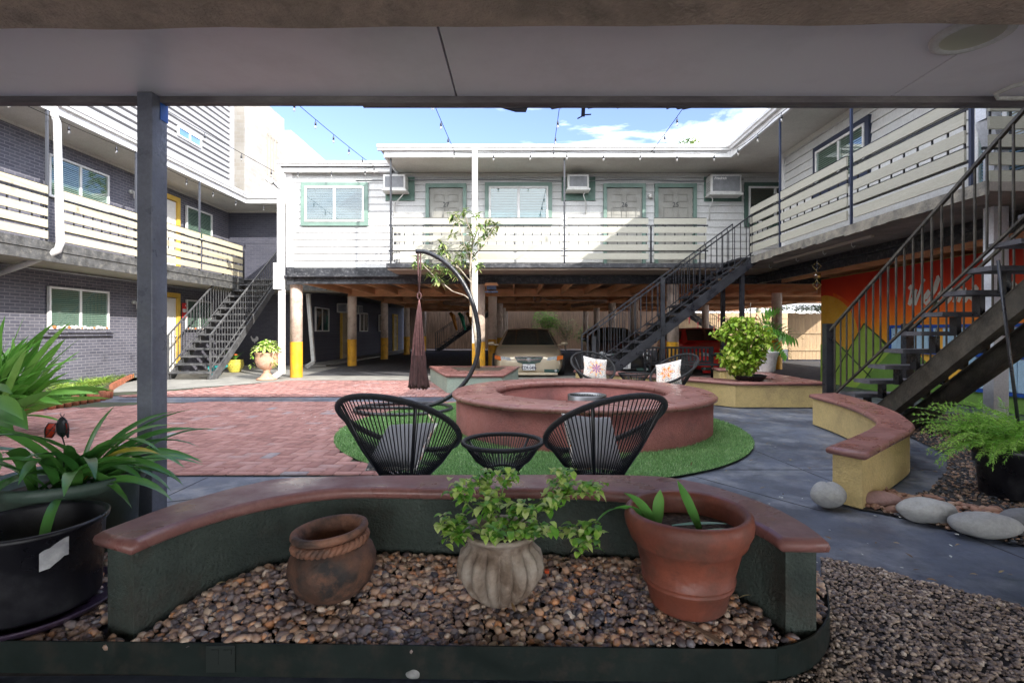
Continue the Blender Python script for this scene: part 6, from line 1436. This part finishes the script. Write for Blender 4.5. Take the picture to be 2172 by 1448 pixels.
# left garden bed
bedL = [at(60, 876), at(150, 860), at(232, 840), at(236, 838), at(238, 826), at(262, 812), at(292, 797), (-9.9, 14.3), (-9.9, 5.5), (-7.5, 5.5)]
sheet('garden_bed', bedL, .012, SOIL)
eg0 = None; rng_pts = smooth_open([at(62, 874), at(110, 868), at(160, 858), at(205, 850), at(232, 842)], 6); 
import itertools
EDT = mat('terracotta_edging', (.38, .12, .055), (.28, .09, .045), 8, .7, dirt=(.20, .10, .07), dscale=6)
L_ = 0; last = Vector(rng_pts[0]); spots = [last]
for p in rng_pts:
    p = Vector(p)
    if (p-spots[-1]).length > .115: spots.append(p)
for i, p in enumerate(spots):
    h = .15 if i % 2 else .11
    o = MB().lathe([(.0, -.02), (.052, -.02), (.052, h-.006), (.045, h), (0, h)], p.x, p.y, 14).build('edging_tile', EDT, None, True)
    tag(o, 'round terracotta edging tile in the row around the left garden bed', 'edging tile', 'terracotta edging tiles round the left garden bed')
sp2_ = [Vector(p) for p in smooth_open([at(236, 838), at(238, 826), at(262, 812), at(292, 797)], 9)]
last = sp2_[0]
for p in sp2_[1:]:
    if (p-last).length > .10:
        d = (p-last).normalized(); o = MB().bar((last.x, last.y, .05), (last.x+d.x*.1, last.y+d.y*.1, .05), .06, .14).build('edging_tile', EDT, None)
        tag(o, 'sunlit terracotta edging brick along the far curve of the left garden bed', 'edging tile', 'sunlit edging bricks of the left garden bed'); last = p
def tuft(label, x, y, n, h, r, m, name='grass_tuft'):
    lv = Leaves()
    for k in range(n):
        a = random.uniform(0, 6.28); lv.leaf((x+random.uniform(-.05, .05), y+random.uniform(-.05, .05), .01), Vector((math.cos(a)*r, math.sin(a)*r, random.uniform(.5, 1.4))), random.uniform(.6, 1)*h, .010, random.uniform(.8, 2.2), .3, random.random(), 5)
    return tag(lv.build(name, m), label, 'grass tuft', 'grass tufts in the left garden bed')
GLIME = tone_mat('lime_grass', [(0, (.16, .30, .04)), (.6, (.33, .48, .08)), (1, (.50, .58, .18))], .5, 0, 60, .4, .3, .1, 20)
lim = [(130, 826), (155, 832), (176, 822), (200, 818), (222, 812), (246, 806), (268, 802), (283, 797), (165, 815), (212, 806), (120, 842), (188, 808)]
for i, (px, py) in enumerate(lim): x, y = at(px, py); tuft('bright lime grass tuft growing along the sunny wall side of the left bed', x, y, 230, .36, .9, GLIME)
for i, (px, py) in enumerate(((90, 855), (110, 848), (140, 850), (178, 836), (200, 838), (70, 858), (186, 842))): x, y = at(px, py); tuft('dark green grass tuft by the terracotta edging of the left bed', x, y, 230, .34, .9, GREEN)

# butterfly stake
q = wp(132, 905, 2.45)
bf = thing('butterfly_stake', 'black and red metal butterfly on a thin stake in the strap leaves, lower left', 'garden ornament', (q.x, q.y, .44))
MB().tube([(q.x+.005, q.y, .44), (q.x+.01, q.y, .66), (q.x-.005, q.y, q.z-.03)], .003, 6).build('stake', IRON, bf, True)
b = MB().lathe([(0, -.055), (.026, -.035), (.034, 0), (.026, .03), (.012, .045), (0, .05)], 0, 0, 14); b.v = [(v[0]*.9+q.x, v[1]*.35+q.y, v[2]+q.z) for v in b.v]; b.build('body', IRON, bf, True)
rw = MB()
for s, sc_w in ((-1, 1), (1, .8)):
    P = [(q.x+s*.02, q.y-.006, q.z+.02), (q.x+s*.045, q.y-.02, q.z+.022), (q.x+s*.062*sc_w, q.y-.02, q.z-.005), (q.x+s*.062*sc_w, q.y-.02, q.z-.045), (q.x+s*.038, q.y-.01, q.z-.05), (q.x+s*.022, q.y-.006, q.z-.02)]
    o_ = len(rw.v); rw.v += P; rw.f.append(tuple(range(o_, o_+6))); rw.v += [(a, b_+.003, c) for a, b_, c in P]; rw.f.append(tuple(range(o_+11, o_+5, -1)))
rw.build('wings', mat('red_enamel', (.62, .05, .02), (.45, .03, .015), 40, .3), bf)
wl = MB()
for s, sc_w in ((-1, 1), (1, .8)):
    P = [(q.x+s*.02, q.y-.010, q.z+.02), (q.x+s*.045, q.y-.023, q.z+.022), (q.x+s*.062*sc_w, q.y-.023, q.z-.005), (q.x+s*.062*sc_w, q.y-.023, q.z-.045), (q.x+s*.038, q.y-.013, q.z-.05), (q.x+s*.022, q.y-.01, q.z-.02)]
    wl.tube(P, .0025, 5, closed=True).tube([P[0], P[3]], .0018, 5).tube([P[5], P[2]], .0018, 5)
wl.build('wing_veins', IRON, bf)
MB().tube([(q.x, q.y, q.z+.045), (q.x-.012, q.y, q.z+.065)], .0016, 5).tube([(q.x, q.y, q.z+.045), (q.x+.012, q.y, q.z+.062)], .0016, 5).build('antennae', IRON, bf)

# ================================================================ FENCES, FAR VEGETATION, ORNAMENTS
def fence(label, x0, x1, y, z1, m, pitch=.145, rails=(), flip=1, name='wooden_fence'):
    t = thing(name, label, 'fence', ((x0+x1)/2, y, 0)); b = MB(); x = x0
    while x < x1: b.box(x, x+pitch-.006, y+random.uniform(-.004, .004), y+.02, .05, z1+random.uniform(-.02, .02)); x += pitch
    b.build('boards', m, t); MB().box(x0, x1, y+.021, y+.03, .05, z1-.05).build('backing_boards', m, t)
    for z in rails: MB().box(x0, x1, y-.045, y-.006, z-.04, z+.04).build('rail', m, t)
    return t
fence('tall brown board fence closing the far end of the carport', -7.4, 9.9, 33.0, 2.75, FENCE)
fence('paler sunlit board fence at the far right end of the carport', 10.0, 18.0, 33.0, 2.4, FENCE2, rails=(.5, 2.1))
fence('near tan board fence with cross rails seen beside the mural wall', 11.1, 18.0, 21.0, 1.95, FENCE2, rails=(.45, 1.15, 1.8))
def bush(name, label, cat, x, y, z0, z1, rx, ry, n, ls, m, trunk=False):
    t = thing(name, label, cat, (x, y, 0)); lv = Leaves()
    cl = [(random.uniform(-1, 1), random.uniform(-1, 1), random.uniform(-1, 1)) for _ in range(16)]
    for k in range(n):
        c = random.choice(cl); a = random.uniform(0, 6.28); b = random.uniform(-1, 1)
        p = Vector((x+rx*(.62*c[0]+.42*math.cos(a)*math.sqrt(1-b*b)), y+ry*(.62*c[1]+.42*math.sin(a)*math.sqrt(1-b*b)), (z0+z1)/2+(z1-z0)/2*(.62*c[2]+.42*b)))
        lv.leaf(p, rdir(random.uniform(-.5, .8)), ls*random.uniform(.6, 1.3), ls*.5, 1, .2, random.random(), 3, 'ovate')
    lv.build('crown', m, t); s = MB()
    for k in range(5 if not trunk else 1):
        a = k*1.3; s.tube([(x, y, 0), (x+.1*rx*math.cos(a), y, (z0+z1)*.3), (x+.5*rx*math.cos(a)*(not trunk), y+.3*ry*math.sin(a), (z0+z1)*.55)], .02*(1 if not trunk else 9), 6)
    s.build('stem' if not trunk else 'trunk', BARK, t, True); return t
bush('leafy_shrub', 'feathery green shrub before the far fence, above the gold car roof', 'shrub', 1.7, 31.9, .9, 2.6, 1.0, .5, 2600, .10, FERN)
bush('leafy_shrub', 'sparse potted shrub before the far fence, right of the gold car', 'shrub', 2.9, 31.8, .6, 2.1, .75, .4, 900, .10, OLIVE)
bush('leafy_shrub', 'low leafy shrub before the far fence by the staircase foot', 'shrub', 4.1, 31.9, .5, 1.9, .7, .4, 700, .10, GREEN)
bush('leafy_shrub', 'bright green creeper topping the near tan fence beside the mural', 'shrub', 13.5, 21.4, 1.9, 2.35, 2.6, .4, 1800, .12, GREEN)
bush('roadside_tree', 'tree top just showing over the white roof gutter on the right of the sky', 'tree', 12.2, 42, 8, 17.0, 3.0, 3.0, 5200, .35, OLIVE, True)
bush('roadside_tree', 'broad tree far behind the carport fence on the right', 'tree', 17.5, 38, 2, 8, 4.0, 3.0, 5200, .35, OLIVE, True)
kt = thing('fabric_streamers', 'orange and green fabric streamers hanging at the far small staircase', 'streamers', (-3.4, 30.6, 1.2))
for dx, c, nm in ((-.0, (.60, .22, .03), 'orange_fabric'), (.75, (.04, .36, .2), 'green_fabric'), (1.45, (.5, .2, .04), 'rust_fabric')):
    MB().tube([wp(955+dx*24, 663, 30.6), wp(962+dx*24, 672, 30.6), wp(965+dx*24, 686, 30.6), wp(969+dx*24, 700, 30.6)], [.10, .13, .10, .06], 8).build('streamer', mat(nm, c, None), kt, True)
# bird feeder under the beam
bf2 = thing('bird_feeder', 'small house-shaped blue feeder hanging under the black beam right of the white post', 'bird feeder', (-.70, 13.0, 2.3))
MB().box(-.82, -.58, 12.88, 13.08, 2.27, 2.36).box(-.86, -.54, 12.84, 13.10, 2.19, 2.22).box(-.80, -.785, 12.88, 13.08, 2.22, 2.27).box(-.61, -.595, 12.88, 13.08, 2.22, 2.27).build('body', mat('feeder_blue', (.06, .09, .18), (.10, .14, .25), 12, .5), bf2)
MB().fpoly(Face((-.70, 12.84, 0), (1, 0, 0), (0, -1, 0)), [(-.19, 2.36), (.19, 2.36), (.14, 2.43), (-.14, 2.43)], -.26, .0).build('roof', ORANGEW, bf2)
tag(MB().box(-1.26, -1.19, 13.0, 13.25, 1.58, 2.06).build('utility_box', mat('tan_box', (.5, .38, .25)), None), 'narrow tan box mounted beside the white post under the beam', 'utility box')
# crystal spinner under the right balcony
sx_, sy_ = 5.50, 9.4; cs = thing('hanging_spinner', 'hanging chain of a gold diamond, glass ball and second diamond under the right balcony', 'hanging ornament', (sx_, sy_, 2.3))
MB().tube([(sx_, sy_, 2.66), (sx_, sy_, 1.9)], .0025, 5).build('thread', STEEL, cs)
G_ = mat('gold_metal', (.65, .45, .08), (.75, .65, .35), 20, .2, metal=.8)
for zc in (2.40, 2.06): MB().tube([(sx_, sy_, zc+.085), (sx_+.08, sy_, zc), (sx_, sy_, zc-.085), (sx_-.08, sy_, zc)], .007, 6, closed=True).build('diamond', G_, cs)
MB().lathe([(0, 2.165), (.04, 2.175), (.068, 2.22), (.06, 2.27), (0, 2.285)], sx_, sy_, 20).build('glass_ball', glass_mat('amber_glass', (.9, .7, .3), .2), cs, True)
# sign, rooster, window-sill ornaments, floodlight
sg = thing('wall_sign', 'small red, white and red striped sign on the brick wall left of the staircase', 'sign', FL.p(14.95, 1.75, .03))
MB().fbox(FL, 14.82, 15.0, 1.60, 2.03, .09, .10).build('board', mat('sign_red', (.6, .03, .03), None), sg); MB().fbox(FL, 14.83, 14.99, 1.76, 1.86, .101, .104).fbox(FL, 14.95, 14.98, 1.94, 1.98, .101, .104).build('white_stripe', WHITE, sg)
rs = MB(); FBk = Face((0, 17.35, 0), (1, 0, 0), (0, -1, 0)); o_ = wp(538, 720, 17.3); k = .016
rs.fpoly(FBk, [(o_.x+a*k, o_.z+b*k) for a, b in ((-8, 6), (-6, 8), (-5, 5), (-2, 2), (2, 2), (4, 7), (8, 6), (9, 1), (6, -3), (2, -5), (1, -9), (0, -5), (-4, -3), (-6, 1), (-7, 4))], .005, .015)
tag(rs.build('rooster_ornament', WHITE, None), 'small white metal rooster fixed on the dark back wall', 'wall ornament')
for y0, n_ in ((10.75, 9), (15.1, 8)):
    so_ = thing('sill_ornaments', 'white shells and orange flowers along the '+('nearer' if y0 < 12 else 'farther')+' ground-floor sill of the brick building', 'ornaments', FL.p(y0+.7, 1.25, .1))
    for k in range(n_*2):
        y = y0+k*.155*1.0*(1.45/1.45)*.55+random.uniform(-.02, .02); r_ = random.uniform(.02, .05)
        if y > y0+1.45: break
        c = PLASTW if k % 4 else mat('coral_orange', (.65, .17, .05), None)
        b = MB().lathe([(0, -r_*.5), (r_*.9, -r_*.2), (r_, r_*.4), (r_*.5, r_), (0, r_*1.2)], 0, 0, 8); q = FL.p(y, 1.26+r_*.5, .09); b.v = [(v[0]+q.x, v[1]+q.y, v[2]+q.z) for v in b.v]; b.build('ornament', c, so_, True)
fl = thing('floodlight', 'small white floodlight on a dark arm at the left corner of the siding building', 'floodlight', (-6.2, 13.0, 4.8))
MB().tube([(-6.05, 13.0, 4.78), (-6.28, 12.95, 4.98)], .016, 8).build('arm', IRON, fl, True)
MB().bar((-6.26, 12.95, 4.97), (-6.42, 12.9, 5.10), .14, .10).build('lamp_head', PLASTW, fl, bevel=.01)
# debris flecks on the paving (fallen petals)
Q = pts_in([(-3.6, 8.3), (.2, 8.3), (-1.2, 5.2), (-3.0, 6.5)], 260); Q2 = pts_in([(1.5, 2.6), (3.4, 2.4), (3.6, 6.5), (1.8, 4.4)], 70)
bl_ = np.vstack([Q, Q2]); pebbles('fallen_petals', bl_, .006, .014, lambda x, y: 0*x+.004, tone_mat('petal', [(0, (.45, .5, .52)), (1, (.7, .7, .66))], .7, 0), 1, .12, 'pale fallen petals scattered over brick, turf and slate', 'petals')
lf = Leaves()
for k in range(150):
    if k < 90: x, y = at(random.uniform(1450, 2172), random.uniform(930, 1300))
    elif k < 120: x, y = random.uniform(-7, -3), random.uniform(9.6, 12.4)
    else: x, y = random.uniform(-2.0, 1.0), random.uniform(1.88, 2.25)
    lf.leaf((x, y, (.006 if k < 120 else .165)), (random.uniform(-1, 1), random.uniform(-1, 1), .15), random.uniform(.02, .05), random.uniform(.006, .018), random.uniform(-.2, .5), .5, random.random(), 4, 'ovate')
o = lf.build('fallen_leaves', tone_mat('dry_leaf', [(0, (.12, .07, .03)), (.5, (.28, .17, .08)), (1, (.40, .32, .16))], .8, 0)); o['kind'] = 'stuff'; tag(o, 'dry brown leaves scattered over the slate, brick and gravel', 'fallen leaves')
# slate paving joints
jt = MB()
for (a, b) in (((at(1260, 992)), (at(2172, 992))), ((at(350, 1060)), (at(900, 1003))), (at(1500, 912), at(2172, 1178)), (at(1395, 985), at(1740, 1078)), (at(1740, 1060), at(2172, 1085+60)), ((.3, 4.25), (.3, 2.7)), ((-2.6, 4.25), (-2.6, 2.7)), ((-9, 9.05), (1.4, 9.05))):
    a, b = Vector(a), Vector(b); jt.bar((a.x, a.y, -.0145), (b.x, b.y, -.0145), .006, .002)
o = jt.build('paving_joints', mat('joint_dark', (.025, .027, .035), None), None); o['kind'] = 'structure'
